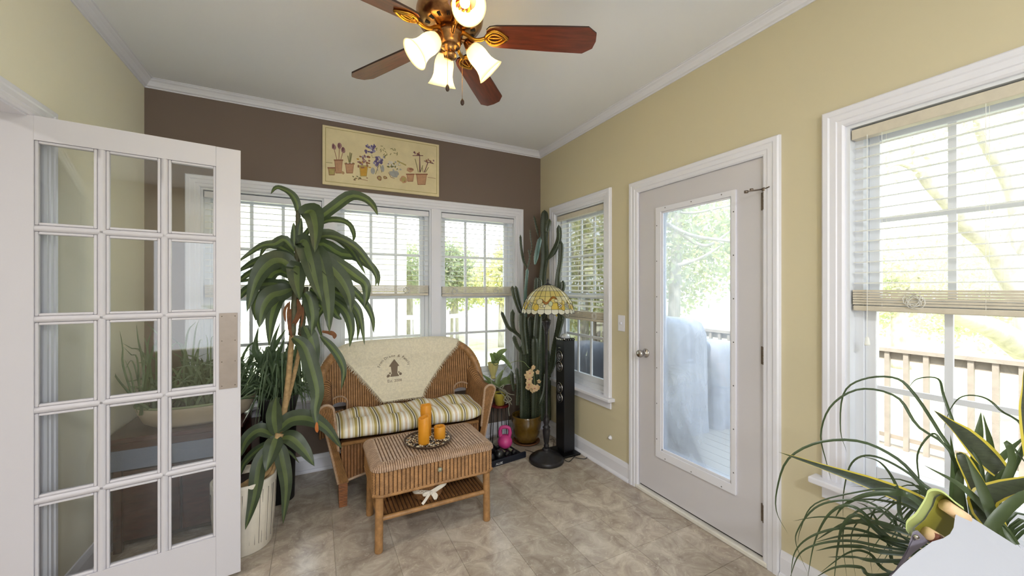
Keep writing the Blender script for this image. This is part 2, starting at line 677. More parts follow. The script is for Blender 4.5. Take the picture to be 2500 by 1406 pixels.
part('trim_1', sweep(CR, mit(lambda u, a, b: (u, YB - a, ZC + b), XL, XR, 1, 1), (0, 1)), m_trim, **S)
part('trim_2', sweep(CR, mit(lambda u, a, b: (XR - a, u, ZC + b), YN, YB, 1, 1), (0, 1)), m_trim, **S)
part('trim_3', sweep(CR, mit(lambda u, a, b: (XL + a, u, ZC + b), YN, YB, 1, 1), (0, 1)), m_trim, **S)
part('baseboard_back', sweep(BB, mit(lambda u, a, b: (u, YB - a, b), XL, XR, 1, 1), (0, 1)), m_trim, **S)
part('baseboard_right', sweep(BB, mit(lambda u, a, b: (XR - a, u, b), 2.066, YB, 0, 1), (0, 1)), m_trim, **S)
part('baseboard_right', sweep(BB, mit(lambda u, a, b: (XR - a, u, b), YN, 1.062, 1, 0), (0, 1)), m_trim, **S)
part('baseboard_left', sweep(BB, mit(lambda u, a, b: (XL + a, u, b), 2.322, YB, 0, 1), (0, 1)), m_trim, **S)

# ------------------------------------------------------------------ windows
CP = [(0, 0), (0, .010), (.008, .016), (.024, .016), (.028, .020), (.050, .020), (.056, .024), (.074, .024), (.080, .018), (.082, 0)]   # casing profile: across, proud


def frame_map(wall, u, z, d):
    """u along the wall, z up, d into the room (+) or into the wall (-)"""
    return (u, YB - d, z) if wall == 'B' else (XR - d, u, z)


def fbox(mb, wall, u0, u1, z0, z1, d0, d1, mi=0):
    a = frame_map(wall, u0, z0, d0)
    b = frame_map(wall, u1, z1, d1)
    return mb.box(a[0], b[0], a[1], b[1], a[2], b[2], mi)


def casing(mb, wall, u0, u1, z0, z1, legs=(True, True)):
    w = .082

    def run(f):
        k = len(mb.v)
        n = len(CP)
        for s in (0, 1):
            for (a, d) in CP:
                mb.v.append(f(s, a, d))
        for i in range(n):
            mb.f.append((k + i, k + (i + 1) % n, k + n + (i + 1) % n, k + n + i))
            mb.m.append(0)
        mb.f += [tuple(k + i for i in range(n)), tuple(k + n + i for i in range(n))]
        mb.m += [0, 0]
    run(lambda s, a, d: frame_map(wall, (u0 - a) if s == 0 else (u1 + a), z1 + a, d))
    if legs[0]: run(lambda s, a, d: frame_map(wall, u0 - a, z0 if s == 0 else z1 + a, d))
    if legs[1]: run(lambda s, a, d: frame_map(wall, u1 + a, z0 if s == 0 else z1 + a, d))
    return mb


def sash(win, wall, u0, u1, z0, z1, d, cols=3, rows=2, top=.035, bot=.05):
    fw = .036
    mb = MB()
    fbox(mb, wall, u0, u0 + fw, z0, z1, d, d - .03)
    fbox(mb, wall, u1 - fw, u1, z0, z1, d, d - .03)
    fbox(mb, wall, u0 + fw, u1 - fw, z1 - top, z1, d, d - .03)
    fbox(mb, wall, u0 + fw, u1 - fw, z0, z0 + bot, d, d - .03)
    sa = part('sash', mb, m_vinyl, win, bev=.003)
    g0, g1, h0, h1 = u0 + fw, u1 - fw, z0 + bot, z1 - top
    for k in range(1, cols):
        u = g0 + (g1 - g0) * k / cols
        part('muntin', fbox(MB(), wall, u - .011, u + .011, h0, h1, d - .008, d - .02), m_vinyl, sa)
    for k in range(1, rows):
        z = h0 + (h1 - h0) * k / rows
        part('muntin', fbox(MB(), wall, g0, g1, z - .011, z + .011, d - .009, d - .019), m_vinyl, sa)
    part('pane', fbox(MB(), wall, g0 - .005, g1 + .005, h0 - .005, h1 + .005, d - .0135, d - .0145), m_glass, sa)


def window(idx, wall, u0, u1, cas=True, stool=True):
    w = root('window_%d' % idx, frame_map(wall, (u0 + u1) / 2, ZS, 0), None, None, kind='structure')
    mb = MB()   # jamb liner
    fbox(mb, wall, u0, u0 + .014, ZS, ZH, 0, -TH)
    fbox(mb, wall, u1 - .014, u1, ZS, ZH, 0, -TH)
    fbox(mb, wall, u0 + .014, u1 - .014, ZH - .014, ZH, 0, -TH)
    fbox(mb, wall, u0 + .014, u1 - .014, ZS, ZS + .02, -.03, -TH)
    part('jamb', mb, m_vinyl, w)
    fr = MB()   # vinyl frame
    fbox(fr, wall, u0 + .014, u0 + .042, ZS + .02, ZH - .014, -.045, -TH)
    fbox(fr, wall, u1 - .042, u1 - .014, ZS + .02, ZH - .014, -.045, -TH)
    fbox(fr, wall, u0 + .042, u1 - .042, ZS + .02, ZS + .05, -.045, -TH)
    fbox(fr, wall, u0 + .042, u1 - .042, ZH - .035, ZH - .014, -.045, -TH)
    part('window_frame', fr, m_vinyl, w)
    mid = 1.325
    sash(w, wall, u0 + .042, u1 - .042, ZS + .05, mid + .02, -.062)
    sash(w, wall, u0 + .042, u1 - .042, mid - .02, ZH - .035, -.096)
    lk = MB()
    um = (u0 + u1) / 2
    fbox(lk, wall, um - .03, um + .03, mid + .02, mid + .032, -.064, -.085)
    part('sash_lock', lk, m_vinyl, w, bev=.003)
    if cas:
        part('casing', casing(MB(), wall, u0, u1, ZS, ZH), m_trim, w)
    if stool:
        part('sill', fbox(MB(), wall, u0 - .115, u1 + .115, ZS - .022, ZS + .005, .062, -.034), m_trim, w, bev=.006)
        part('apron', fbox(MB(), wall, u0 - .082, u1 + .082, ZS - .085, ZS - .022, .016, 0), m_trim, w, bev=.004)
    return w


window(4, 'R', *RW[0])
window(5, 'R', *RW[1])
window(6, 'R', *RW[2])  # this and the next are unseen windows added for daylight
window(7, 'R', *RW[3])
for i, (a, b) in enumerate(BW):
    window(i + 1, 'B', a, b, cas=False, stool=False)
# shared casing, mullions, sill and apron of the triple back window
mb = casing(MB(), 'B', BW[0][0], BW[2][1], ZS, ZH)
for a, b in ((.06, .135), (.90, .98)):
    fbox(mb, 'B', a, b, ZS, ZH, .016, 0)
part('trim_4', mb, m_trim, **S)
part('trim_5', fbox(MB(), 'B', BW[0][0] - .12, BW[2][1] + .115, ZS - .022, ZS + .005, .060, -.034), m_trim, bev=.006, **S)
part('trim_6', fbox(MB(), 'B', BW[0][0] - .085, BW[2][1] + .085, ZS - .085, ZS - .022, .016, 0), m_trim, bev=.004, **S)


# ------------------------------------------------------------------ blinds
def blind(wall, u0, u1, zbot, label, tilt=0.05, pitch=.0438, sw=.026, stack=6):
    b = root('window_blind', frame_map(wall, (u0 + u1) / 2, ZH - .02, -.03), label, 'blind', 'horizontal slat blinds')
    e = .022
    u0, u1 = u0 + e, u1 - e
    L = u1 - u0
    dc = -.024
    hr = MB()
    fbox(hr, wall, u0 - .004, u1 + .004, ZH - .064, ZH - .022, -.002, -.044)
    part('headrail', hr, m_rail if wall == 'R' else m_trim, b, bev=.003)
    # slat mesh, shared
    s = MB()
    n = 5
    for k in range(2):
        for i in range(n):
            t = -1 + 2 * i / (n - 1)
            dd, zz = t * sw / 2, -.003 * t * t + .0016 * (k)
            for uu in (-L / 2, L / 2):
                if wall == 'B':
                    s.v.append((uu, -dd, zz))
                else:
                    s.v.append((-dd, uu, zz))
    for i in range(n - 1):
        a = i * 2
        s.f.append((a, a + 1, a + 3, a + 2))
        c = n * 2 + i * 2
        s.f.append((c, c + 2, c + 3, c + 1))
    s.f += [(0, n * 2, n * 2 + 1, 1), (n * 2 - 2, n * 2 - 1, n * 4 - 1, n * 4 - 2)]
    s.m += [0] * (len(s.f) - len(s.m))
    um = (u0 + u1) / 2
    rot = (tilt, 0, 0) if wall == 'B' else (0, -tilt, 0)
    me = None
    z = ZH - .064 - pitch * .8
    bot0 = zbot + .09 if stack else zbot
    while z > bot0 + .012:
        loc = frame_map(wall, um, z, dc)
        if me is None:
            o = part('slat', s, m_blind, b, smooth=False, loc=loc)
            o.rotation_euler = rot
            me = o.data
        else:
            inst('slat', me, b, loc=loc, rot=rot)
        z -= pitch
    for k in range(stack):      # gathered slats above the bottom rail
        zk = zbot + .026 + k * .0105
        part('gathered_slat', fbox(MB(), wall, u0, u1, zk, zk + .0085, dc + .019 + .001 * (k % 2), dc - .019), m_rail, b)
    part('bottom_rail', fbox(MB(), wall, u0, u1, zbot, zbot + .022, dc + .020, dc - .020), m_rail, b, bev=.004)
    cd = MB()
    for fx in (.13, .5, .87):
        for s_ in (-.019, .019):
            p0, p1 = frame_map(wall, u0 + L * fx, ZH - .06, dc + s_), frame_map(wall, u0 + L * fx, zbot, dc + s_)
            cd.tube([p0, p1], .0008, 5)
    part('ladder_cord', cd, m_blind, b)
    # looped spare cord gathered under the slats
    kn = MB()
    for fx in (.16, .74):
        c = Vector(frame_map(wall, u0 + L * fx, zbot + .045, dc + .024))
        for q in range(5):
            pts = []
            a0 = R.random() * 6
            rx, rz = .016 + .02 * R.random(), .010 + .018 * R.random()
            for t in range(13):
                a = t / 12 * 2 * math.pi
                du = rx * math.cos(a) * math.cos(a0) - rz * math.sin(a) * math.sin(a0)
                dz = rx * math.cos(a) * math.sin(a0) + rz * math.sin(a) * math.cos(a0)
                off = Vector(frame_map(wall, du, 0, 0)) - Vector(frame_map(wall, 0, 0, 0))
                nn = Vector(frame_map(wall, 0, 0, .002 + .002 * math.sin(a * 2 + q))) - Vector(frame_map(wall, 0, 0, 0))
                pts.append(c + off + nn + Vector((0, 0, dz)))
            kn.tube(pts, .0013, 5)
    part('gathered_cord', kn, m_blind, b, smooth=True)
    # pull cord with tassels
    pu = MB()
    up = u1 - .05 if wall == 'R' else u0 + .07
    q0 = frame_map(wall, up, ZH - .06, .002)
    q1 = frame_map(wall, up, 1.20, .002)
    pu.tube([q0, q1], .0011, 5)
    pc = part('pull_cord', pu, m_blind, b)
    part('tassel', MB().lathe([(.003, 0), (.006, -.005), (.009, -.03), (.009, -.036), (0, -.036)], q1, 10), m_blind, pc, smooth=True)
    return b


blind('B', *BW[0], 1.335, 'white horizontal slat blind on the back window behind the french door')
blind('B', *BW[1], 1.335, 'white horizontal slat blind on the middle back window above the wicker loveseat')
blind('B', *BW[2], 1.325, 'white horizontal slat blind on the back window beside the tall cactus')
blind('R', *RW[0], 1.125, 'white slat blind hanging lowest, on the small window behind the black speaker', tilt=.5, stack=5)
blind('R', *RW[1], 1.305, 'white slat blind with looped cords on the large window above the snake plant')

# ------------------------------------------------------------------ exterior door in the right wall
d1 = root('door_1', (XR, (DY0 + DY1) / 2, 0), None, None, kind='structure')
part('casing', casing(MB(), 'R', DY0 + .015, DY1 - .012, 0, DZ - .012), m_trim, d1)
jb = MB().box(XR, XR + TH, DY0, DY0 + .008, 0, DZ).box(XR, XR + TH, DY1 - .008, DY1, 0, DZ).box(XR, XR + TH, DY0, DY1, DZ - .008, DZ)
jb.box(XR + .05, XR + TH, DY0, DY0 + .02, 0, DZ).box(XR + .05, XR + TH, DY1 - .02, DY1, 0, DZ)
part('jamb', jb, m_trim, d1)
part('threshold', MB().box(XR - .022, XR + TH + .05, DY0 - .01, DY1 + .01, 0, .026), mat('threshold_paint', (226, 222, 215), .5, var=.08), d1, bev=.006)
sy0, sy1 = 1.143, 1.986
gy0, gy1, gz0, gz1 = 1.310, 1.793, .33, 1.902
sx0, sx1 = XR + .003, XR + .047
sl = wall_boxes(MB(), 'X', sx0, sx1, sy0, sy1, .038, 2.066, [(gy0, gy1, gz0, gz1)])
slab = part('door_slab', sl, m_door, d1)
gf = MB()
oy0, oy1, oz0, oz1 = gy0 - .024, gy1 + .040, gz0 - .048, gz1 + .030
for (a, b, c, d) in ((oy0, gy0 + .004, oz0, oz1), (gy1 - .004, oy1, oz0, oz1), (gy0, gy1, oz0, gz0 + .004), (gy0, gy1, gz1 - .004, oz1)):
    gf.box(sx0 - .012, sx0 + .002, a, b, c, d)
for (a, b, c, d) in ((gy0 + .002, gy0 + .012, gz0, gz1), (gy1 - .016, gy1 - .004, gz0, gz1), (gy0, gy1, gz0 + .004, gz0 + .020), (gy0, gy1, gz1 - .014, gz1 - .004)):
    gf.box(sx0 - .006, sx0 + .004, a, b, c, d)
part('glass_surround', gf, m_trim, slab, bev=.003)
sc = MB()
for k in range(7):
    z = oz0 + .12 + (oz1 - oz0 - .24) * k / 6
    for y in (oy0 + .011, oy1 - .013):
        sc.add([(sx0 - .0145 + .001, y + .004 * math.cos(t), z + .004 * math.sin(t)) for t in [i * math.pi / 4 for i in range(8)]], [tuple(range(8))])
for k in range(3):
    y = oy0 + .08 + (oy1 - oy0 - .16) * k / 2
    for z in (oz0 + .013, oz1 - .013):
        sc.add([(sx0 - .0135, y + .004 * math.cos(t), z + .004 * math.sin(t)) for t in [i * math.pi / 4 for i in range(8)]], [tuple(range(8))])
part('screw_caps', sc, mat('screw_grey', (110, 108, 110), .5), slab, kind='stuff')
part('glass_pane', MB().box(sx0 + .018, sx0 + .020, gy0 - .002, gy1 + .002, gz0 - .002, gz1 + .002), m_glass_dirty, slab)
part('glass_pane', MB().box(sx0 + .034, sx0 + .035, gy0 - .002, gy1 + .002, gz0 - .002, gz1 + .002), m_glass, slab)
# gap shadow line comes from the real gap; weather strip behind
part('weather_strip', MB().box(sx0 + .030, sx0 + .040, DY0 + .008, sy0, .02, DZ - .01).box(sx0 + .030, sx0 + .040, sy1, DY1 - .008, .02, DZ - .01).box(sx0 + .030, sx0 + .040, DY0 + .01, DY1 - .01, 2.066, DZ - .008).box(sx0 + .010, sx0 + .030, sy0, sy1, .024, .038), m_dark, d1)
# knob
kb = MB()
Mx = Matrix.Rotation(-math.pi / 2, 4, 'Y')
kc = (sx0, 1.925, .953)
kb.lathe([(.030, 0), (.031, .004), (.026, .010), (.013, .014), (.011, .034), (.018, .040), (.026, .050), (.027, .060), (.022, .070), (.012, .074), (0, .075)], kc, 24, M=Mx)
kn_ = part('door_knob', kb, m_nickel, slab, smooth=True)
part('latch_plate', MB().box(XR - .002, XR + .02, 1.9865, 1.989, .96, 1.03), m_hinge, d1)
for z in (1.84, 1.058, .261):
    h = MB()
    for q in range(5):
        h.lathe([(.0065, -.0085), (.0072, -.008), (.0072, .008), (.0065, .0085)], (XR - .008, 1.139, z + (q - 2) * .018), 10)
    h.box(XR - .002, XR + .002, 1.128, 1.158, z - .045, z + .045)
    part('hinge', h, m_hinge, d1, smooth=False)
hs = MB().tube([(XR - .010, 1.139, 1.888), (XR - .010, 1.139, 1.904)], .010, 8)
hs.tube([(XR - .012, 1.139, 1.898), (XR - .05, 1.175, 1.893), (XR - .075, 1.185, 1.888)], [.004, .004, .003], 8)
hs.lathe([(.0, -.008), (.010, -.006), (.010, .006), (0, .008)], (XR - .078, 1.187, 1.887), 10)
hs.lathe([(.0, -.006), (.008, -.005), (.008, .005), (0, .006)], (XR - .052, 1.176, 1.899), 10)
hs.tube([(XR - .012, 1.135, 1.898), (XR - .026, 1.105, 1.900)], .003, 6)
part('hinge_stop', hs, m_hinge, d1, smooth=True)

# ------------------------------------------------------------------ french door, open, at left
P0, P1 = Vector((-1.100, 2.151, 0)), Vector((-.324, 2.267, 0))
ax = (P1 - P0).normalized()
ay = Vector((-ax.y, ax.x, 0))
MD = Matrix(((ax.x, ay.x, 0, P0.x), (ax.y, ay.y, 0, P0.y), (0, 0, 1, .018), (0, 0, 0, 1)))
LD = (P1 - P0).length
d2 = root('door_2', tuple(P0), None, None, kind='structure')
HT = 2.052
DT = .036
def upx(px):    # photo column -> distance along the door face
    d = ray(px, 703)
    # P0 + s*ax = t*d
    det = d.x * (-ax.y) + d.y * ax.x
    t = (P0.x * (-ax.y) + P0.y * ax.x) / det
    return (Vector((t * d.x, t * d.y, 0)) - P0).dot(ax)
uA, uB = upx(82), upx(527)
zT, zB = 1.958, .205
cols = 3
rows = 5
mw = .026
fd = MB()
xb = lambda mb, a, b, c, d, z0, z1: mb.xbox(MD, a, b, c, d, z0, z1)
xb(fd, 0, uA, 0, DT, 0, HT)
st1 = part('stile', fd, m_door, d2, bev=.002)
st2 = part('stile', xb(MB(), uB, LD, 0, DT, 0, HT), m_door, d2, bev=.002)
part('rail', xb(MB(), uA, uB, 0, DT, zT, HT), m_door, d2)
part('rail', xb(MB(), uA, uB, 0, DT, 0, zB), m_door, d2)
cw = (uB - uA - (cols - 1) * mw) / cols
rh = (zT - zB - (rows - 1) * mw) / rows


def munt(mb, a, b, z0, z1, vert):
    """rounded glazing bar, both faces"""
    n = 10
    prof = []
    w_ = (b - a) if vert else (z1 - z0)
    for k in range(n):
        an = 2 * math.pi * k / n
        prof.append((w_ / 2 * max(-1, min(1, 1.15 * math.cos(an))), DT / 2 + (DT / 2 - .001) * math.sin(an)))
    base = len(mb.v)
    for s in (0, 1):
        for (q, y) in prof:
            p = ((a + b) / 2 + q, y, (z0, z1)[s]) if vert else ((a, b)[s], y, (z0 + z1) / 2 + q)
            mb.v.append(tuple(MD @ Vector(p)))
    for k in range(n):
        mb.f.append((base + k, base + (k + 1) % n, base + n + (k + 1) % n, base + n + k))
        mb.m.append(0)
    return mb


for c in range(1, cols):
    a = uA + c * cw + (c - 1) * mw
    part('muntin', munt(MB(), a, a + mw, zB, zT, True), m_door, d2, smooth=True)
for r in range(1, rows):
    z = zB + r * rh + (r - 1) * mw
    part('muntin', munt(MB(), uA, uB, z, z + mw, False), m_door, d2, smooth=True)
for c in range(cols):
    for r in range(rows):
        a, z = uA + c * (cw + mw), zB + r * (rh + mw)
        g = part('glass_pane', xb(MB(), a - .004, a + cw + .004, DT / 2 - .001, DT / 2 + .001, z - .004, z + rh + .004), m_glass_in, d2)
        bd = MB()   # quarter-round beads round each light
        for (u0, u1, q0, q1) in ((a, a + .010, z, z + rh), (a + cw - .010, a + cw, z, z + rh), (a + .010, a + cw - .010, z, z + .010), (a + .010, a + cw - .010, z + rh - .010, z + rh)):
            xb(bd, u0, u1, .006, DT - .006, q0, q1)
        part('glazing_bead', bd, m_door, g, bev=.003)
pu0, pu1 = upx(535), upx(580)
pl = part('latch_cover_plate', xb(MB(), pu0, pu1, -.003, .0, .90, 1.262), mat('taupe_steel_plate', (150, 138, 130), .42, .35, var=.08, vscale=14), d2, bev=.001)
sm = MB()
for u in (pu0 + .01, pu1 - .01):
    for z in (.915, 1.03, 1.13, 1.247):
        p = MD @ Vector((u, -.0035, z))
        sm.ball(p, .0028, 8)
part('screws', sm, m_hinge, pl, kind='stuff')
part('jamb', MB().box(XL - TH, XL, 2.212, 2.25, 0, 2.083).box(XL - TH, XL, .45, .49, 0, 2.083).box(XL - TH, XL, .49, 2.212, 2.063, 2.083), m_trim, d2)
cs = MB()
k0 = [(a, d) for (a, d) in CP]
def runL(f):
    k = len(cs.v); n = len(CP)
    for s in (0, 1):
        for (a, d) in CP:
            cs.v.append(f(s, a * .86, d))
    for i in range(n):
        cs.f.append((k + i, k + (i + 1) % n, k + n + (i + 1) % n, k + n + i)); cs.m.append(0)
    cs.f.extend([tuple(k + i for i in range(n)), tuple(k + n + i for i in range(n))]); cs.m.extend([0, 0])
runL(lambda s, a, d: (XL + d, 2.25 + a, 0 if s == 0 else 2.068 + a))
runL(lambda s, a, d: (XL + d, .45 - a, 0 if s == 0 else 2.068 + a))
runL(lambda s, a, d: (XL + d, .45 - a if s == 0 else 2.25 + a, 2.068 + a))
part('casing', cs, m_trim, d2)

# ------------------------------------------------------------------ small wall fittings
sw_ = root('light_switch', (XR, 2.157, 1.139), 'white single light switch plate beside the glazed door', 'light switch')
part('switch_plate', MB().box(XR - .005, XR, 2.122, 2.192, 1.08, 1.198), m_trim, sw_, bev=.002)
part('toggle', MB().box(XR - .014, XR - .004, 2.152, 2.162, 1.130, 1.146), m_trim, sw_, bev=.002)
cx_ = root('wall_jack', (XR, 2.262, .39), 'small white round cable jack low on the yellow wall', 'wall jack')
part('jack_body', MB().lathe([(.0, .022), (.008, .02), (.010, .012), (.016, .010), (.017, 0)], W(1491, 1068, X=XR), 14, M=Matrix.Rotation(-math.pi / 2, 4, 'Y')), m_trim, cx_, smooth=True)

# ------------------------------------------------------------------ botanical picture
pr0 = root('picture', (.507, YB, 2.20), 'long cream botanical picture of potted flowers above the back windows', 'picture')
cv = part('canvas', MB().box(.048, .966, YB - .024, YB, 2.200, 2.656), mat('cream_canvas', (224, 210, 170), .75, var=.08, vscale=6, bump=.15, bscale=200), pr0, bev=.002)
pcol = [mat('print_' + n, c, .8, var=.12, vscale=40) for n, c in dict(ochre_line=(176, 160, 104), terracotta=(190, 148, 116), rust=(152, 108, 84), mauve=(156, 120, 120), violet=(104, 90, 130), lilac=(158, 150, 178), olive=(126, 122, 80), plum=(112, 72, 78), gold=(196, 152, 64), white=(214, 208, 196), grey=(168, 166, 164)).items()]
OC, TE, RU, MA, VI, LI, OL, PLM, GO, WH, GR = range(11)
pm = MB()
_pz = [0]


def pp(x, y):   # picture zoom coordinates -> canvas u, z
    p = W(760 + x / 6.391, 280 + y / 6.391, Y=YB - .0245)
    return p


def flat(pts, mi):
    _pz[0] += 1
    d = -.0004 - .00002 * _pz[0] * .2
    vs = [(p[0], YB - .0245 + d, p[1]) for p in pts]
    pm.add(vs, [tuple(range(len(vs)))], mi)


def blob(x, y, rx, ry, mi, n=10, rot=0.0, jag=.18):
    c = pp(x, y)
    s = .00044
    pts = []
    for k in range(n):
        a = 2 * math.pi * k / n
        q = 1 + jag * (R.random() - .5) * 2
        dx, dz = rx * s * math.cos(a) * q, ry * s * math.sin(a) * q
        pts.append((c.x + dx * math.cos(rot) - dz * math.sin(rot), c.z + dx * math.sin(rot) + dz * math.cos(rot)))
    flat(pts, mi)


def stroke(pts, w, mi):
    q = [pp(*p) for p in pts]
    for a, b in zip(q[:-1], q[1:]):
        d = Vector((b.x - a.x, b.z - a.z))
        if d.length < 1e-6: continue
        nrm = Vector((-d.y, d.x)).normalized() * w * .00022
        flat([(a.x - nrm.x, a.z - nrm.y), (b.x - nrm.x, b.z - nrm.y), (b.x + nrm.x, b.z + nrm.y), (a.x + nrm.x, a.z + nrm.y)], mi)


def potp(x, y, w, h, mi=TE, rim=RU):
    """pot with its rim centre at x, y"""
    a, b, c, d = pp(x - w / 2, y), pp(x + w / 2, y), pp(x + w * .36, y + h), pp(x - w * .36, y + h)
    flat([(a.x, a.z), (b.x, b.z), (c.x, c.z), (d.x, d.z)], mi)
    stroke([(x - w * .56, y), (x + w * .56, y)], 26, rim)
    stroke([(x - w * .36, y + h), (x + w * .36, y + h)], 12, rim)
    stroke([(x - w * .45, y), (x - w * .34, y + h)], 10, rim)
    stroke([(x + w * .45, y), (x + w * .34, y + h)], 8, rim)


# printed border: the thin ruled frame inside the edge
for a, b in (((.068, 2.222), (.946, 2.222)), ((.068, 2.636), (.946, 2.636))):
    flat([(a[0], a[1]), (b[0], a[1]), (b[0], a[1] + .004), (a[0], a[1] + .004)], OC)
for x in (.068, .942):
    flat([(x, 2.222), (x + .004, 2.222), (x + .004, 2.64), (x, 2.64)], OC)
stroke([(230, 745), (330, 752)], 8, OL)
stroke([(1815, 975), (1940, 995)], 8, RU)
potp(320, 830, 120, 110, OC, RU)
potp(425, 710, 130, 200)
for p, q in (((400, 700), (350, 510)), ((430, 700), (440, 500)), ((460, 700), (500, 560))):
    stroke([p, q], 10, RU)
    blob(q[0], q[1] - 10, 34, 56, MA)
    blob(q[0] - 8, q[1] - 20, 12, 40, PLM)
blob(490, 905, 26, 28, TE); blob(490, 905, 12, 12, OC)
potp(598, 765, 140, 145)
for x0, x1, y1 in ((590, 570, 640), (600, 605, 590), (608, 630, 600)):
    stroke([(x0, 745), (x1, y1)], 16, OL)
for k in range(5): blob(545 + k * 27, 755, 12, 10, WH if k % 2 else OL)
potp(815, 800, 140, 160, GO, OC)
for k in range(26):
    blob(815 + R.uniform(-105, 100), 740 + R.uniform(-95, 85), R.uniform(13, 26), R.uniform(13, 26), R.choice([MA, LI, PLM, RU, LI, GO, MA]))
for k in range(24):
    a = R.random() * 6.28
    q = R.uniform(20, 95)
    blob(930 + math.cos(a) * q, 545 + math.sin(a) * q * .95, R.uniform(12, 30), R.uniform(12, 26), R.choice([VI, LI, VI, MA, VI]))
blob(935, 555, 18, 16, WH)
stroke([(940, 620), (955, 670), (1010, 660)], 7, OL)
for k in range(18):
    blob(1060 + R.uniform(-95, 85), 720 + R.uniform(-80, 70), R.uniform(14, 30), R.uniform(14, 34), R.choice([VI, LI, VI, LI]))
stroke([(1050, 790), (1000, 930)], 10, OL); stroke([(1070, 780), (1100, 900)], 10, OL); stroke([(1020, 780), (1040, 880)], 8, LI)
blob(960, 880, 45, 60, GR); blob(1110, 840, 35, 60, GR)
for k in range(22):
    x, y = R.choice([(1065, 520), (1150, 610), (1285, 570)])
    a = R.random() * 3
    x += R.uniform(-60, 80); y += R.uniform(-45, 45)
    stroke([(x, y), (x + 34 * math.cos(a), y + 34 * math.sin(a))], 11, OL)
for k in range(28):
    blob(1300 + R.uniform(-110, 100), 800 + R.uniform(-75, 80), R.uniform(12, 28), R.uniform(12, 24), R.choice([WH, WH, OL, PLM, GR, WH, OL]))
blob(1290, 925, 85, 68, GR, 14)
stroke([(1205, 900), (1240, 975), (1300, 995)], 8, PLM)
stroke([(1340, 720), (1480, 790)], 26, OC)
blob(1540, 860, 72, 48, TE, 12); blob(1560, 850, 40, 22, RU, 12); potp(1545, 930, 120, 110)
blob(1440, 1010, 66, 72, TE, 14); blob(1440, 1010, 44, 50, OC, 14); blob(1455, 1040, 10, 10, RU)
potp(1720, 930, 170, 160)
for (a, b, c) in (((1690, 900), (1690, 640), (1580, 640)), ((1700, 900), (1690, 640), (1745, 640)), ((1760, 900), (1820, 750), (1760, 720)), ((1765, 900), (1820, 740), (1910, 765))):
    stroke([a, b, c], 13, PLM)
for k in range(16):
    x, y = R.choice([(1690, 610), (1830, 720), (1640, 620), (1880, 735)])
    blob(x + R.uniform(-40, 40), y + R.uniform(-40, 20), R.uniform(8, 20), R.uniform(10, 26), R.choice([PLM, RU, MA]))
for a, b in (((1670, 900), (1620, 690)), ((1700, 900), (1740, 790)), ((1745, 900), (1730, 820)), ((1780, 900), (1830, 820))):
    stroke([a, b], 12, OL)
blob(1065, 990, 42, 44, RU, 12); blob(1062, 988, 24, 26, OC, 12); blob(1150, 980, 36, 30, RU, 12); blob(1150, 980, 20, 16, OC, 12)
for k in range(12):
    blob(695 + R.uniform(-60, 80), 1000 + R.uniform(-50, 30), 18, 9, R.choice([OL, RU, OL]), rot=R.random() * 3)
stroke([(740, 1000), (880, 1030)], 8, RU); blob(870, 988, 18, 8, RU)
part('flower_print', pm, pcol, cv)

# ------------------------------------------------------------------ wicker loveseat
LX, LY = .62, 2.93
ls = root('wicker_loveseat', (LX, LY, 0), 'honey brown wicker loveseat with rolled arms under the back windows', 'loveseat')


def back_top(s):
    t = np.clip(np.abs(s) / .612, 0, 1)
    return .47 + .495 * np.maximum(1 - t ** 6, 0) ** .33


def back_y(s, z):
    t = np.abs(s) / .612
    return 3.085 - .16 * t ** 4 + .10 * np.clip((z - .38) / .6, 0, 1.1)


def S_back(U, V):
    s = -.60 + U
    zt = back_top(s)
    z = .36 + (zt - .36) * V / .6
    return LX + s, back_y(s, z), z


def S_back2(U, V):
    x, y, z = S_back(1.2 - U, V)
    return x, y + .030, z


def holes(U, V):
    s = -.60 + U
    z = .36 + (back_top(s) - .36) * V / .6
    c = np.abs(np.abs(s) - .475)
    return ~((c < .062) & (z < .535 + .030 * np.sqrt(np.maximum(0, 1 - (c / .062) ** 2))) & (z > .50))


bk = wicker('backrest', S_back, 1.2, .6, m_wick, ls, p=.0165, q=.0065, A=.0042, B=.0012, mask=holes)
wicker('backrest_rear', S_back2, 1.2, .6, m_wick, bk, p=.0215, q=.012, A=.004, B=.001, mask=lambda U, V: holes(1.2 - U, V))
# braided roll round the top of the back, coming down into the arms
bp_ = []
for k in range(81):
    a = -1 + 2 * k / 80
    s = .603 * math.copysign(min(1, abs(a) ** .8), a)
    bp_.append(Vector((LX + s, float(back_y(np.array(s), back_top(np.array(s)))) + .015, float(back_top(np.array(s))) - .012)))
bp_ = [Vector((LX - .605, 2.955, .60))] + bp_ + [Vector((LX + .605, 2.955, .60))]
br = MB()
fine = bez(bp_, 420)
br.tube(fine, [.030 + .0028 * abs(math.sin(i * 1.05)) for i in range(len(fine))], 14)
part('top_roll', br, m_wick, ls, smooth=True)
for sgn in (-1, 1):      # rims of the hand holes
    hp = []
    for k in range(17):
        a = math.pi * k / 16
        s = sgn * .475 + .064 * math.cos(a)
        z = .555 + (.055 if 0 < k < 16 else .0) * math.sin(a)
        hp.append((LX + s, float(back_y(np.array(s), np.array(z))) - .006, z))
    part('hole_rim', MB().tube(bez([Vector((hp[0][0], hp[0][1], .46))] + [Vector(p) for p in hp] + [Vector((hp[-1][0], hp[-1][1], .46))], 70), [.006 + .0012 * (i % 2) for i in range(70)], 8), m_wick2, ls, smooth=True)
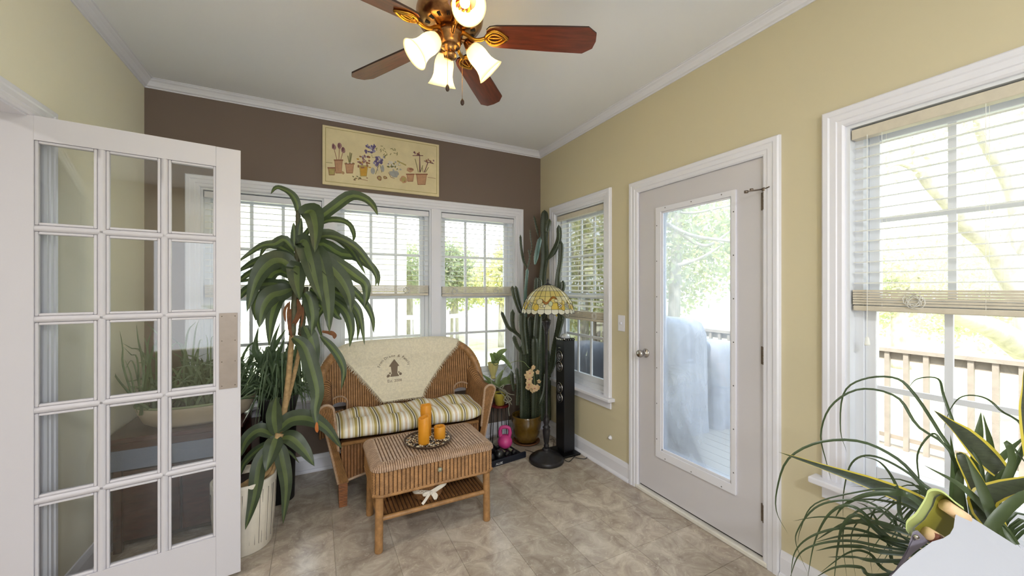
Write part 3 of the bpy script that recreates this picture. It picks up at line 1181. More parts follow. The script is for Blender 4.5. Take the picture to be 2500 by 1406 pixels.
# arms
for sgn in (-1, 1):
    def arm_path(n=60):
        """cross-section from the inner foot up over the roll to the outer foot: (s offset, z, proud)"""
        c, r, zt = .560, .042, .620
        pts = []
        for k in range(14): pts.append((c - r - .028 * (1 - k / 13), .36 + (zt - .36) * k / 13))
        for k in range(1, 20):
            a = math.pi - math.pi * k / 20
            pts.append((c + r * math.cos(a), zt + r * math.sin(a)))
        for k in range(24):
            f = k / 23
            pts.append((c + r - .112 * f ** .8, zt - (zt - .155) * f))
        return pts
    ap = arm_path()
    aps = np.array(ap)
    dl = np.concatenate([[0], np.cumsum(np.hypot(np.diff(aps[:, 0]), np.diff(aps[:, 1])))])
    Lp = float(dl[-1])
    Y0, Y1 = 2.672, 3.06

    def S_arm(U, V, sgn=sgn, aps=aps, dl=dl, Lp=Lp):
        w = V if sgn > 0 else Lp - V
        s = np.interp(w, dl, aps[:, 0])
        z = np.interp(w, dl, aps[:, 1])
        y = Y0 + U
        z = z + np.where(z > .55, .10 * np.clip((y - 2.80) / .26, 0, 1) ** 1.6, 0)
        return LX + sgn * s, y + 0 * s, z
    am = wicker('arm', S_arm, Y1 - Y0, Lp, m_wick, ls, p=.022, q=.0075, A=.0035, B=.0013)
    # woven front panel of the arm: spans inner to outer profile
    zi = np.concatenate([[.36], aps[:14, 1]])
    def S_face(U, V, sgn=sgn):
        z = .155 + V
        f = np.clip((z - .62) / .0415, 0, 1)
        so = np.where(z > .62, .560 + .042 * np.sqrt(1 - f ** 2), .602 - .112 * np.clip((.62 - z) / .465, 0, 1) ** .8)
        si = np.where(z > .62, .560 - .042 * np.sqrt(1 - f ** 2), np.where(z > .36, .518 - .028 * (.62 - z) / .26, np.minimum(.49 - .06 * (.36 - z) / .2, so - .045)))
        t = U / .13
        if sgn < 0: t = 1 - t
        s = si + (so - si) * t
        return LX + sgn * s, Y0 - .004 + 0 * s, z
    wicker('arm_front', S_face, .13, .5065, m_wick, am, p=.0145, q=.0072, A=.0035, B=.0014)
    rim = [Vector((LX + sgn * s, Y0 - .002, z)) for s, z in ap[::2]]
    rr_ = bez(rim, 110)
    part('arm_rim', MB().tube(rr_, [.0085 + .0015 * (i % 2) for i in range(110)], 8), m_wick2, am, smooth=True)
# seat front, deck and legs
def S_front(U, V):
    s = -.475 + U
    zb = .150 + .055 * np.clip(1 - (np.abs(s) / .475) ** 2.4, 0, 1)
    z = zb + (.398 - zb) * V / .25
    return LX + s, 2.690 + .0 * s, z
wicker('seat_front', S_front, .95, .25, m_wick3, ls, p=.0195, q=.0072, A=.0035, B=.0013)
hem = bez([Vector((LX + s, 2.684, .150 + .055 * (1 - (abs(s) / .475) ** 2.4))) for s in np.linspace(-.475, .475, 24)], 150)
part('hem_braid', MB().tube(hem, [.008 + .0015 * (i % 2) for i in range(150)], 8), m_wick2, ls, smooth=True)
part('seat', MB().box(LX - .475, LX + .475, 2.69, 3.06, .365, .395), m_wick3, ls, bev=.006)
part('seat_rim', MB().tube([(LX - .47, 2.686, .396), (LX + .47, 2.686, .396)], .012, 10), m_wick, ls, smooth=True)
m_leg = mat('rattan_wrap', (130, 78, 38), .4, var=.35, vscale=24, stretch=(1, 1, 7))
for (sx, y0, y1) in ((-1, 2.672, 2.725), (1, 2.672, 2.725), (-1, 3.02, 3.07), (1, 3.02, 3.07)):
    xx = LX + sx * .462
    mb = MB()
    zz = np.linspace(0, .19, 39)
    P = []
    for i, z in enumerate(zz):
        w_ = .0275 - .004 * (1 - z / .19) + .0009 * (i % 2)
        yc, hw = (y0 + y1) / 2, (y1 - y0) / 2 - .003 * (1 - z / .19) + .0009 * (i % 2)
        P.append([(xx - w_, yc - hw, z), (xx + w_, yc - hw, z), (xx + w_, yc + hw, z), (xx - w_, yc + hw, z)])
    mb.grid(P, wrap=True)
    mb.f.append(tuple(range(4))); mb.m.append(0)
    part('leg', mb, m_leg, ls)
def S_sidep(U, V):
    return LX - .487 + 0 * U, 2.70 + U, .17 + V
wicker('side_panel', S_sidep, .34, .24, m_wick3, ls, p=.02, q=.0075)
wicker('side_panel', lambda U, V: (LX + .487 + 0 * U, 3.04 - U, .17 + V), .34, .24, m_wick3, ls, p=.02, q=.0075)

# cushion: tufted, striped
def stripes():
    m = bpy.data.materials.new('striped_cotton')
    m.use_nodes = True
    nt = m.node_tree
    b = nt.nodes['Principled BSDF']
    b.inputs['Roughness'].default_value = .85
    uv = nt.nodes.new('ShaderNodeUVMap')
    s = nt.nodes.new('ShaderNodeSeparateXYZ')
    f = nt.nodes.new('ShaderNodeMath')
    f.operation = 'FRACT'
    r = nt.nodes.new('ShaderNodeValToRGB')
    r.color_ramp.interpolation = 'CONSTANT'
    C = dict(cr=(236, 228, 206), wh=(246, 243, 236), ta=(184, 166, 104), dk=(96, 92, 74), og=(196, 150, 104), lt=(222, 210, 176))
    seq = [(0, 'dk'), (.065, 'wh'), (.10, 'ta'), (.22, 'cr'), (.26, 'lt'), (.30, 'wh'), (.42, 'cr'), (.45, 'og'), (.468, 'cr'), (.49, 'og'), (.508, 'cr'), (.54, 'og'), (.556, 'wh'), (.68, 'lt'), (.74, 'cr'), (.79, 'ta'), (.93, 'wh'), (.965, 'cr')]
    e = r.color_ramp.elements
    for i, (p, c) in enumerate(seq):
        x = e[i] if i < 2 else e.new(p)
        x.position = p
        x.color = lin(C[c])
    nt.links.new(uv.outputs[0], s.inputs[0])
    nt.links.new(s.outputs['X'], f.inputs[0])
    nt.links.new(f.outputs[0], r.inputs[0])
    nt.links.new(r.outputs[0], b.inputs['Base Color'])
    return m
nu, nv = 190, 70
cu_ = np.linspace(-1, 1, nu)
an = np.linspace(0, 2 * np.pi, nv, endpoint=False)
Pc = np.zeros((nv, nu, 3))
UVc = np.zeros((nv, nu, 2))
for j in range(nv):
    ca, sa = math.cos(an[j]), math.sin(an[j])
    for i in range(nu):
        u = cu_[i]
        end = (1 - abs(u) ** 9) ** .5 if abs(u) < 1 else 0
        hd = .215 * (.62 + .38 * end if abs(u) < .999 else .6)
        hz = .062 * max(end, .0)
        x = u * .535
        yy = math.copysign(abs(ca) ** .75, ca) * hd
        zz = math.copysign(abs(sa) ** .6, sa) * hz
        up_ = max(0, sa)
        tuft = 0
        for tx in (-.35, -.117, .117, .35):
            for ty in (-.02,):
                d2_ = ((x - tx) / .055) ** 2 + ((yy - ty) / .06) ** 2
                tuft += math.exp(-d2_)
        zz -= up_ * .045 * tuft
        zz += up_ * .010 * math.cos(x * 2 * math.pi / .233 + math.pi) 
        zz += up_ * (.040 * max(0, yy / .2) * (max(0, u - .45) * 1.7) + .02 * max(0, yy / .2) * max(0, -u - .6))
        Pc[j, i] = (LX + x, 2.870 + yy + .012 * math.sin(x * 13), .466 + zz)
        UVc[j, i] = (x / .1185 + .09 + .02 * math.sin(yy * 14 + x * 3), j / nv)
npgrid('seat_cushion', np.concatenate([Pc, Pc[:1]], 0), stripes(), None, uv=np.concatenate([UVc, UVc[:1]], 0), label='tufted cushion striped cream, tan and olive on the wicker loveseat', category='cushion')

# throw blanket over the back
m_blk = mat('cream_knit', (234, 225, 202), .95, var=.10, vscale=70, bump=.7, bscale=240, sheen=.3)
bl = root('throw_blanket', (LX, 3.1, .6), 'cream fringed triangular throw blanket with birdhouse print over loveseat back', 'blanket')
TL, TR_, BL_, BR_ = -.515, .475, -.165, .135     # s at the top corners and at the bottom


def blk(a, b):
    """a across 0..1, b down: 0 at the top edge, 1 at the bottom tip; negative = behind the back"""
    bb = min(max(b, 0), 1)
    sl = TL + (BL_ - TL) * bb
    sr = TR_ + (BR_ - TR_) * bb
    s = sl + (sr - sl) * a
    zt = float(back_top(np.array(s))) + .020
    if b < 0:
        z = zt + b * .35
        return Vector((LX + s, float(back_y(np.array(s), np.array(zt))) + .066, z - .0))
    z = zt + (.535 - zt) * bb
    y = float(back_y(np.array(s), np.array(z))) - .022 - .004 * math.sin(s * 21 + bb * 5) * bb
    k = min(1, bb / .10)
    y0_ = y * k + (float(back_y(np.array(s), np.array(zt))) + .02) * (1 - k) - .022 * math.sin(k * math.pi / 2) * 0
    if bb < .10:
        z = zt + .0 - (zt - (zt + (.535 - zt) * .10)) * k ** 2 + .012 * math.sin(k * math.pi) 
        y0_ = (float(back_y(np.array(s), np.array(zt))) + .022) + (y - (float(back_y(np.array(s), np.array(zt))) + .022)) * math.sin(k * math.pi / 2)
    y0_ -= .018 * min(1, bb * 8) * (1 if z > .87 else max(0, (z - .8) / .07))
    if bb > .9:   # last bit lies on the cushion
        y0_ -= .05 * (bb - .9) / .1
    return Vector((LX + s, y0_, z))


bs = [-.6, -.4, -.2, -.05] + [k / 70 for k in range(71)]
Pb = [[blk(i / 60, b) for i in range(61)] for b in bs]
cl_ = part('cloth', MB().grid([[tuple(p) for p in r_] for r_ in Pb]), m_blk, bl, smooth=True)
so_ = cl_.modifiers.new('s', 'SOLIDIFY')
so_.thickness = .004
fm = MB()
for side in (0, 1):
    for k in range(120):
        b = .03 + .97 * k / 120
        p = blk(side, b)
        o_ = (1 if side else -1)
        dirv = Vector((o_ * R.uniform(.4, 1.0), -R.uniform(.0, .3), -R.uniform(.3, 1.1))).normalized()
        L_ = R.uniform(.012, .03)
        fm.tube([p, p + dirv * L_ * .5 + Vector((0, -.002, 0)), p + dirv * L_ + Vector((R.uniform(-.003, .003), 0, -.004))], [.0018, .0013, .0006], 4)
for k in range(50):
    p = blk(k / 49, 1)
    fm.tube([p, p + Vector((R.uniform(-.006, .006), -.012, -.004)), p + Vector((R.uniform(-.01, .01), -.022, R.uniform(-.010, .0)))], [.0018, .0013, .0006], 4)
part('fringe', fm, m_blk, bl, kind='stuff')
m_ink = mat('faded_brown_ink', (128, 112, 96), .95)
ink = MB()


def on_blk(x, z):
    """print point: x from the print centre, z height -> blanket surface"""
    s = x - .065
    zt = float(back_top(np.array(s))) + .02
    bb = (zt - z) / (zt - .535)
    sl = TL + (BL_ - TL) * bb
    sr = TR_ + (BR_ - TR_) * bb
    p = blk((s - sl) / (sr - sl), bb)
    return p + Vector((0, -.0062, .0))


zc_ = .765
for body, ang0, rad in (('From Diane & Family', 0, .108),):
    n = len(body)
    for i, ch in enumerate(body):
        if ch == ' ': continue
        a = math.radians(78 - 156 * i / (n - 1))
        vs, fs = text_mesh(ch, .030)
        vs2 = []
        for v in vs:
            lx_, lz_ = v[0], v[1]
            ca, sa = math.cos(a), math.sin(a)
            vs2.append(on_blk(-math.sin(a) * rad + lx_ * ca - lz_ * sa, zc_ + .003 + math.cos(a) * rad * .82 + lx_ * sa + lz_ * ca))
        ink.add(vs2, fs)
vs, fs = text_mesh('Est. 2008', .030)
ink.add([on_blk(v[0] + .0, .662 + v[1]) for v in vs], fs)
# birdhouse on its rocky base
def shp(pts):
    cx, cz = sum(p[0] for p in pts) / len(pts), sum(p[1] for p in pts) / len(pts)
    ring_ = []
    for i in range(len(pts)):
        a, b = pts[i], pts[(i + 1) % len(pts)]
        ring_ += [(a[0] + (b[0] - a[0]) * t / 4, a[1] + (b[1] - a[1]) * t / 4) for t in range(4)]
    n = len(ring_)
    vs_ = [on_blk(cx, cz)] + [on_blk(cx + (x - cx) * .5, cz + (z - cz) * .5) for x, z in ring_] + [on_blk(x, z) for x, z in ring_]
    ink.add(vs_, [(0, 1 + i, 1 + (i + 1) % n) for i in range(n)] + [(1 + i, 1 + n + i, 1 + n + (i + 1) % n, 1 + (i + 1) % n) for i in range(n)])
shp([(-.040, .783), (.000, .838), (.038, .785), (.030, .780), (-.032, .780)])
shp([(-.026, .780), (.026, .780), (.022, .725), (-.020, .725)])
shp([(-.034, .704), (-.024, .726), (.024, .726), (.036, .704)])
for (x, z, r_) in ((-.046, .713, .011), (-.034, .731, .007), (.046, .720, .011), (.034, .734, .006), (-.052, .708, .008)):
    shp([(x + r_ * math.cos(t), z + r_ * math.sin(t)) for t in [i * math.pi / 5 for i in range(10)]])
part('birdhouse_print', ink, m_ink, cl_)

# ------------------------------------------------------------------ wicker coffee table
tb = root('wicker_coffee_table', (.61, 2.32, 0), 'woven wicker coffee table with lower shelf and small drawer knob', 'coffee table')
X0, X1, Y0t, Y1t, ZT = .262, .962, 2.095, 2.545, .462


def rr_path(x0, x1, y0, y1, r):
    """rounded rectangle perimeter as arrays, counter-clockwise seen from above, with arc length"""
    P = []
    for cx, cy, a0 in ((x1 - r, y0 + r, -90), (x1 - r, y1 - r, 0), (x0 + r, y1 - r, 90), (x0 + r, y0 + r, 180)):
        for k in range(13):
            a = math.radians(a0 + 90 * k / 12)
            P.append((cx + r * math.cos(a), cy + r * math.sin(a)))
    P.append(P[0])
    P = np.array(P)
    d = np.concatenate([[0], np.cumsum(np.hypot(np.diff(P[:, 0]), np.diff(P[:, 1])))])
    return P, d


Pp, dp = rr_path(X0 + .012, X1 - .012, Y0t + .012, Y1t - .012, .045)
Pe, de = rr_path(X0, X1, Y0t, Y1t, .055)


def per(P, d, U):
    w = U / U.max() * d[-1]
    return np.interp(w, d, P[:, 0]), np.interp(w, d, P[:, 1])


def S_ap(U, V):
    x, y = per(Pp, dp, U)
    return x, y, .305 + V
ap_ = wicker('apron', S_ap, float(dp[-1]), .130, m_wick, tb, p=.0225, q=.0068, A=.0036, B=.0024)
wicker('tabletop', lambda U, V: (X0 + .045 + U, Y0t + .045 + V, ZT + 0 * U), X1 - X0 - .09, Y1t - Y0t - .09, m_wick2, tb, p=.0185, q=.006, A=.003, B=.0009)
# braided border rounding over the table edge
def S_lip(U, V):
    a = V / .075 * 1.75
    w = U / U.max()
    x, y = per(Pe, de, U)
    cx, cy = (X0 + X1) / 2, (Y0t + Y1t) / 2
    ix = np.clip(x, X0 + .058, X1 - .058)
    iy = np.clip(y, Y0t + .058, Y1t - .058)
    dx, dy = x - ix, y - iy
    L_ = np.hypot(dx, dy) + 1e-9
    nx_, ny_ = dx / L_, dy / L_
    off = -.052 + .052 * np.sin(np.minimum(a, 1.9))
    drop = .028 * (1 - np.cos(a)) * 1.0
    return x + nx_ * off, y + ny_ * off, ZT + .003 - drop
wicker('table_border', lambda U, V: S_lip(U, .075 - V), float(de[-1]), .075, m_wick2, tb, p=.012, q=.0125, A=.0016, B=.0024)
rm = MB()
xs_, ys_ = Pp[:, 0], Pp[:, 1]
ring = bez([Vector((a, b, .303)) for a, b in Pp[:-1]], 380)
ring.append(ring[0])
rm.tube(ring, [.0085 + .0016 * (i % 2) for i in range(len(ring))], 8, caps=False)
part('apron_rim', rm, m_wick, tb, smooth=True)
part('under_board', MB().box(X0 + .03, X1 - .03, Y0t + .03, Y1t - .03, .44, .455), m_wick3, tb)
def wrapped(p0, p1, r, step=.0030, n=10):
    L_ = (Vector(p1) - Vector(p0)).length
    k = max(4, int(L_ / step))
    return MB().tube([Vector(p0).lerp(Vector(p1), i / k) for i in range(k + 1)], [r + .0017 * (i % 2) for i in range(k + 1)], n)
for lx, ly, fx, fy in ((X0 + .043, Y0t + .040, -.006, -.004), (X1 - .043, Y0t + .040, .002, -.004), (X0 + .043, Y1t - .040, -.006, .004), (X1 - .043, Y1t - .040, .004, .004)):
    part('leg', wrapped((lx + fx, ly + fy, 0), (lx, ly, .45), .0205), m_wick, tb, smooth=True)
sx0_, sx1_, sy0_, sy1_ = X0 + .043, X1 - .043, Y0t + .040, Y1t - .040
wicker('shelf', lambda U, V: (sx0_ + U, sy0_ + V, .178 + 0 * U), sx1_ - sx0_, sy1_ - sy0_, m_wick3, tb, p=.0215, q=.008, A=.0085, B=.001)
part('shelf_board', MB().box(sx0_, sx1_, sy0_, sy1_, .170, .178), m_wick3, tb)
for a, b in (((sx0_, sy0_), (sx1_, sy0_)), ((sx0_, sy1_), (sx1_, sy1_)), ((sx0_, sy0_), (sx0_, sy1_)), ((sx1_, sy0_), (sx1_, sy1_))):
    part('shelf_rail', wrapped((*a, .172), (*b, .172), .0125, .003), m_wick, tb, smooth=True)
kp = W(1072, 1143, Y=Y0t + .006)
part('drawer_knob', MB().lathe([(.004, 0), (.004, .008), (.012, .012), (.014, .018), (.010, .025), (0, .027)], kp, 12, M=Matrix.Rotation(math.pi / 2, 4, 'X')), mat('clear_knob', (150, 150, 130), .08, .3), tb, smooth=True)

# tray with pebbles and candles
TC = Vector((.611, 2.315, ZT + .004))
tr_ = root('round_tray', TC, 'round shallow tray filled with small pebbles on the coffee table', 'tray')
part('tray_dish', MB().lathe([(.0, 0), (.115, 0), (.128, .004), (.141, .014), (.144, .019), (.141, .020), (.136, .015), (.124, .008), (0, .006)], TC, 48), mat('dark_bronze', (92, 72, 56), .35, .5, var=.3, vscale=60), tr_, smooth=True)
pe_cols = [mat('pebble_' + n, c, .45) for n, c in dict(cream=(222, 208, 180), tan=(178, 150, 112), brown=(110, 84, 64), grey=(150, 146, 140), dark=(60, 52, 46)).items()]
pe = MB()
for k in range(620):
    a, q = R.random() * 6.283, .128 * math.sqrt(R.random())
    r_ = R.uniform(.0035, .0065)
    M_ = Matrix.Rotation(R.random() * 3, 4, 'Z') @ Matrix.Rotation(R.uniform(-.5, .5), 4, 'X') @ Matrix.Diagonal((1.25, .9, .55, 1))
    pe.lathe([(0, -r_), (r_ * .8, -r_ * .6), (r_, 0), (r_ * .8, r_ * .6), (0, r_)], TC + Vector((q * math.cos(a), q * math.sin(a), .011 + R.random() * .005)), 6, R.choice([0, 0, 1, 1, 2, 3, 4]), M=M_)
part('pebbles', pe, pe_cols, tr_, smooth=True, kind='stuff')
m_wax = mat('amber_wax', (218, 146, 30), .42, var=.12, vscale=10, trans=.18, rgb2=(232, 160, 44))
m_wick_c = mat('burnt_wick', (40, 34, 30), .9)
for (pxx, r_, h, tilt, lab, nm) in (((.613, 2.372), .0335, .195, 0, 'tallest amber pillar candle, standing at the back of the pebble tray', 'c'),
                                    ((.572, 2.262), .0325, .158, .22, 'middle height amber pillar candle with slanted top in the pebble tray', 'c'),
                                    ((.680, 2.300), .0345, .075, 0, 'short squat amber candle with hollow top in the pebble tray', 'c')):
    base = Vector((pxx[0], pxx[1], TC.z + .012))
    c_ = root('pillar_candle', base, lab, 'candle', 'amber pillar candles on the tray')
    n_ = 32
    prof = [(0, 0), (r_ - .002, 0), (r_, .003), (r_, h - .004), (r_ - .003, h), (r_ - .007, h - .001), (r_ - .010, h - .010), (r_ * .4, h - .016), (0, h - .017)]
    mb = MB().lathe(prof, (0, 0, 0), n_)
    mb.v = [(x + base.x, y + base.y, z * (1 + (tilt * x / .0325 * .22 if z > .05 else 0) + .012 * math.sin(3 * math.atan2(y, x)) * (z > .05)) + base.z) for x, y, z in mb.v]
    part('wax', mb, m_wax, c_, smooth=True)
    part('wick', MB().tube([base + Vector((0, 0, h - .018)), base + Vector((.001, 0, h - .006))], .001, 6), m_wick_c, c_)

# basket with ribbon on the shelf
BC = Vector((.588, 2.235, .190))
bk_ = root('wicker_basket', BC, 'small brown wicker basket tied with a white ribbon bow, under the coffee table', 'basket')
wicker('basket_weave', lambda U, V: (BC.x + (.066 + .020 * V / .095 + 0 * U) * np.cos(U / .08) * 1.15, BC.y + (.066 + .020 * V / .095) * np.sin(U / .08), BC.z + V), .08 * 2 * math.pi, .095, m_wick3, bk_, p=.0095, q=.008, A=.0015, B=.0024)
part('basket_base', MB().lathe([(0, 0), (.068, 0), (.068, .006), (0, .006)], BC, 24, rx=1.15), m_wick3, bk_)
m_rib = mat('white_ribbon', (226, 218, 206), .7, bump=.2, bscale=150)
rb = [[(BC.x + (.078 + .004 * (z - .035) / .03) * 1.17 * math.cos(a), BC.y + (.078 + .004 * (z - .035) / .03) * 1.03 * math.sin(a), BC.z + z + .004 * math.sin(a * 5)) for a in [i * 2 * math.pi / 48 for i in range(48)]] for z in (.038, .050, .064)]
rbn = part('ribbon', MB().grid(rb, wrap=True), m_rib, bk_, smooth=True)
bw = MB()
bc = BC + Vector((-.004, -.088, .050))
def strip(mb, pts, w, up=(0, 0, 1)):
    c = bez(pts, 12)
    rows = []
    for i, p in enumerate(c):
        T = (c[min(i + 1, 11)] - c[max(i - 1, 0)]).normalized()
        s = T.cross(Vector((0, -1, 0)))
        s = s.normalized() if s.length > .01 else Vector((0, 0, 1))
        rows.append([tuple(p - s * w / 2), tuple(p + Vector((0, -.002, 0))), tuple(p + s * w / 2)])
    mb.grid(rows)
strip(bw, [bc, bc + Vector((.035, -.012, .020)), bc + Vector((.075, -.006, .032)), bc + Vector((.090, .006, .038))], .024)
strip(bw, [bc, bc + Vector((-.020, -.012, -.010)), bc + Vector((-.034, -.010, -.030)), bc + Vector((-.052, -.012, -.048))], .017)
strip(bw, [bc, bc + Vector((.012, -.012, -.015)), bc + Vector((.022, -.012, -.036)), bc + Vector((.030, -.006, -.020)), bc + Vector((.010, -.004, -.002))], .016)
strip(bw, [bc, bc + Vector((-.030, -.014, .010)), bc + Vector((-.045, -.010, .0)), bc + Vector((-.020, -.006, -.006)), bc], .014)
bw.ball(bc + Vector((0, -.006, 0)), .009, 10)
part('ribbon_bow', bw, m_rib, rbn, smooth=True)

# ------------------------------------------------------------------ ceiling fan with four lamps
FX, FY, FZ = .547, 1.685, 2.555
fan = root('ceiling_fan', (FX, FY, ZC), 'dark wood five blade ceiling fan with four lit glass bell shades', 'ceiling fan')
m_bronze = mat('antique_bronze', (120, 78, 52), .25, 1.0, var=.35, vscale=14, rgb2=(196, 150, 96))
m_mahog = mat('mahogany_blade', (112, 50, 30), .34, var=.35, vscale=7, stretch=(1, 9, 9), coat=1.0)
m_mahog_e = mat('blade_edge', (52, 34, 28), .6)
part('canopy', MB().lathe([(.0, 0), (.075, 0), (.078, -.02), (.060, -.045), (.045, -.055), (0, -.055)], (FX, FY, ZC), 32), m_bronze, fan, smooth=True)
part('motor_housing', MB().lathe([(.03, .16), (.05, .16), (.10, .150), (.142, .125), (.150, .10), (.152, .085), (.148, .060), (.140, .045), (.122, .034), (.118, .030), (.090, .024), (.070, .020), (0, .020)], (FX, FY, FZ), 48), m_bronze, fan, smooth=True)
part('down_rod', MB().tube([(FX, FY, ZC - .05), (FX, FY, FZ + .15)], .022, 16), m_bronze, fan, smooth=True)
vt = MB()
for k in range(16):
    a = 2 * math.pi * k / 16
    for q in (-.035, .035):
        c = Vector((FX + .104 * math.cos(a + q), FY + .104 * math.sin(a + q), FZ + .0255))
        vt.xbox(Matrix.Translation(c) @ Matrix.Rotation(a, 4, 'Z'), -.011, .011, -.0022, .0022, -.002, .002)
part('housing_vents', vt, m_dark, fan, kind='stuff')
part('switch_housing', MB().lathe([(.0, .022), (.055, .022), (.058, .0), (.056, -.010), (.052, -.016), (.050, -.040), (.046, -.052), (.040, -.056), (.026, -.058), (.022, -.085), (.030, -.092), (.028, -.104), (.012, -.112), (0, -.114)], (FX, FY, FZ), 36), m_bronze, fan, smooth=True)
BA0 = math.radians(-23.5)
pts2 = [(.165, -.034), (.18, -.050), (.21, -.056), (.30, -.060), (.45, -.066), (.625, -.070), (.668, -.040), (.675, 0), (.668, .040), (.625, .070), (.45, .066), (.30, .060), (.21, .056), (.18, .050), (.165, .034)]
iron_w = [(.115, .010), (.135, .009), (.155, .012), (.175, .022), (.20, .030), (.225, .028), (.245, .018), (.255, .006)]
me_b = me_i = me_s = None
for k in range(5):
    a = BA0 + 2 * math.pi * k / 5
    if me_b is None:
        M_ = Matrix.Rotation(math.radians(-14), 4, 'X')
        b = MB()
        top = [M_ @ Vector((x, y, .004)) for x, y in pts2]
        bot = [M_ @ Vector((x, y, -.004)) for x, y in pts2]
        n = len(pts2)
        b.add(bot, [tuple(range(n - 1, -1, -1))], 0)
        b.add(top, [tuple(range(n))], 0)
        b.add(bot + top, [(i, (i + 1) % n, n + (i + 1) % n, n + i) for i in range(n)], 1)
        ob = part('blade', b, [m_mahog, m_mahog_e], fan, local=False, loc=(FX, FY, FZ))
        me_b = ob.data
        i_ = MB()
        # open loop iron: curved arm, oval frame under the blade
        arm = bez([Vector((.035, 0, .020)), Vector((.075, 0, .004)), Vector((.105, 0, -.016)), Vector((.135, 0, -.018)), Vector((.160, 0, -.010))], 14)
        i_.tube(arm, [.011, .011, .010, .009, .009, .008, .008, .008, .008, .008, .009, .009, .009, .008], 8)
        for sg in (-1, 1):
            lp = [M_ @ Vector((.158 + .105 * t, sg * .036 * math.sin(math.pi * t ** .8), -.0095)) for t in [j / 14 for j in range(15)]]
            i_.tube(lp, .0065, 8)
            lp = [M_ @ Vector((.170 + .075 * t, sg * .019 * math.sin(math.pi * t ** .8), -.010)) for t in [j / 12 for j in range(13)]]
            i_.tube(lp, .0042, 6)
        pl_ = [M_ @ Vector((.158 + .100 * t, 0, -.009)) for t in (0, .3, .6, 1)]
        i_.tube(pl_, .004, 6)
        oi_ = part('blade_iron', i_, m_brass, ob, local=True, smooth=True)
        me_i = oi_.data
        s_ = MB()
        for (x, y) in ((.185, .02), (.185, -.02), (.235, 0)):
            s_.ball(M_ @ Vector((x, y, -.014)), .004, 8)
        os_ = part('screws', s_, m_brass, ob, local=True, smooth=True, kind='stuff')
        me_s = os_.data
    else:
        ob = inst('blade', me_b, fan, loc=(FX, FY, FZ))
        inst('blade_iron', me_i, ob, local=True)
        inst('screws', me_s, ob, local=True, kind='stuff')
    ob.rotation_euler = (0, 0, a)


def shade_mat():
    m = bpy.data.materials.new('lit_frosted_shade')
    m.use_nodes = True
    nt = m.node_tree
    nt.nodes.clear()
    out = nt.nodes.new('ShaderNodeOutputMaterial')
    t = nt.nodes.new('ShaderNodeBsdfTranslucent')
    t.inputs[0].default_value = (1, .93, .70, 1)
    d = nt.nodes.new('ShaderNodeBsdfPrincipled')
    d.inputs['Base Color'].default_value = (.95, .88, .66, 1)
    d.inputs['Roughness'].default_value = .3
    d.inputs['Emission Color'].default_value = (1, .80, .42, 1)
    d.inputs['Emission Strength'].default_value = .30
    mx = nt.nodes.new('ShaderNodeMixShader')
    mx.inputs[0].default_value = .5
    nt.links.new(d.outputs[0], mx.inputs[1])
    nt.links.new(t.outputs[0], mx.inputs[2])
    nt.links.new(mx.outputs[0], out.inputs[0])
    return m


m_shade = shade_mat()
m_bulb = mat('lit_bulb', (255, 240, 210), .4, emit=(255, 236, 196), estr=2.5)
for k in range(4):
    a = math.radians(86 + 90 * k)
    dr = Vector((math.cos(a), math.sin(a), 0))
    hub_ = Vector((FX, FY, FZ - .018))
    tilt = math.radians(46 if k != 0 else 30)
    neck = hub_ + dr * (.195 if k == 2 else .058 if k == 1 else .095) + Vector((0, 0, .045 if k == 2 else -.012))
    axis = (dr * math.sin(tilt) + Vector((0, 0, -math.cos(tilt)))).normalized()
    q = Vector((0, 0, 1)).rotation_difference(axis).to_matrix().to_4x4()
    arm = bez([hub_ + dr * .03, hub_ + dr * .058 + Vector((0, 0, .004)), neck - axis * .022], 10)
    ar = part('lamp_arm', MB().tube(arm, .009, 10), m_bronze, fan, smooth=True)
    part('socket_cup', MB().lathe([(0, -.030), (.016, -.030), (.020, -.020), (.026, -.004), (.031, .010), (.028, .012), (0, .012)], neck, 24, M=q), m_bronze, ar, smooth=True)
    sh = part('lamp_shade', MB().lathe([(.026, .002), (.030, .004), (.038, .018), (.044, .036), (.046, .055), (.045, .075), (.046, .095), (.052, .115), (.061, .132), (.068, .142), (.0665, .143), (.059, .131), (.050, .114), (.044, .095), (.043, .075), (.044, .055), (.042, .036), (.036, .019), (.028, .006)], neck, 36, M=q), m_shade, fan, smooth=True)
    part('bulb', MB().lathe([(0, .010), (.011, .012), (.012, .03), (.018, .048), (.021, .062), (.018, .076), (.010, .084), (0, .087)], neck, 16, M=q), m_bulb, sh, smooth=True)
    pd = bpy.data.lights.new('fan_bulb_light', 'POINT')
    pd.energy = 1.5
    pd.color = (1, .86, .62)
    pd.shadow_soft_size = .03
    po = bpy.data.objects.new('fan_bulb_light', pd)
    COL.objects.link(po)
    po.location = neck + axis * .11
for (dx, dy, z0, z1, nm) in ((.008, -.045, FZ - .06, 2.295, 'a'), (.052, -.018, FZ - .075, 2.262, 'b')):
    x, y = FX + dx - (.035 if nm == 'a' else 0), FY + dy + (.0 if nm == 'a' else 0)
    ch = part('pull_chain', MB().tube([(x, y, z0), (x, y, z1)], .0011, 6), m_bronze, fan)
    part('chain_fob', MB().lathe([(0, .006), (.004, .004), (.0085, -.006), (.009, -.016), (.005, -.024), (0, -.026)], (x, y, z1), 12), mat('dark_wood_fob', (60, 38, 28), .4), ch, smooth=True)

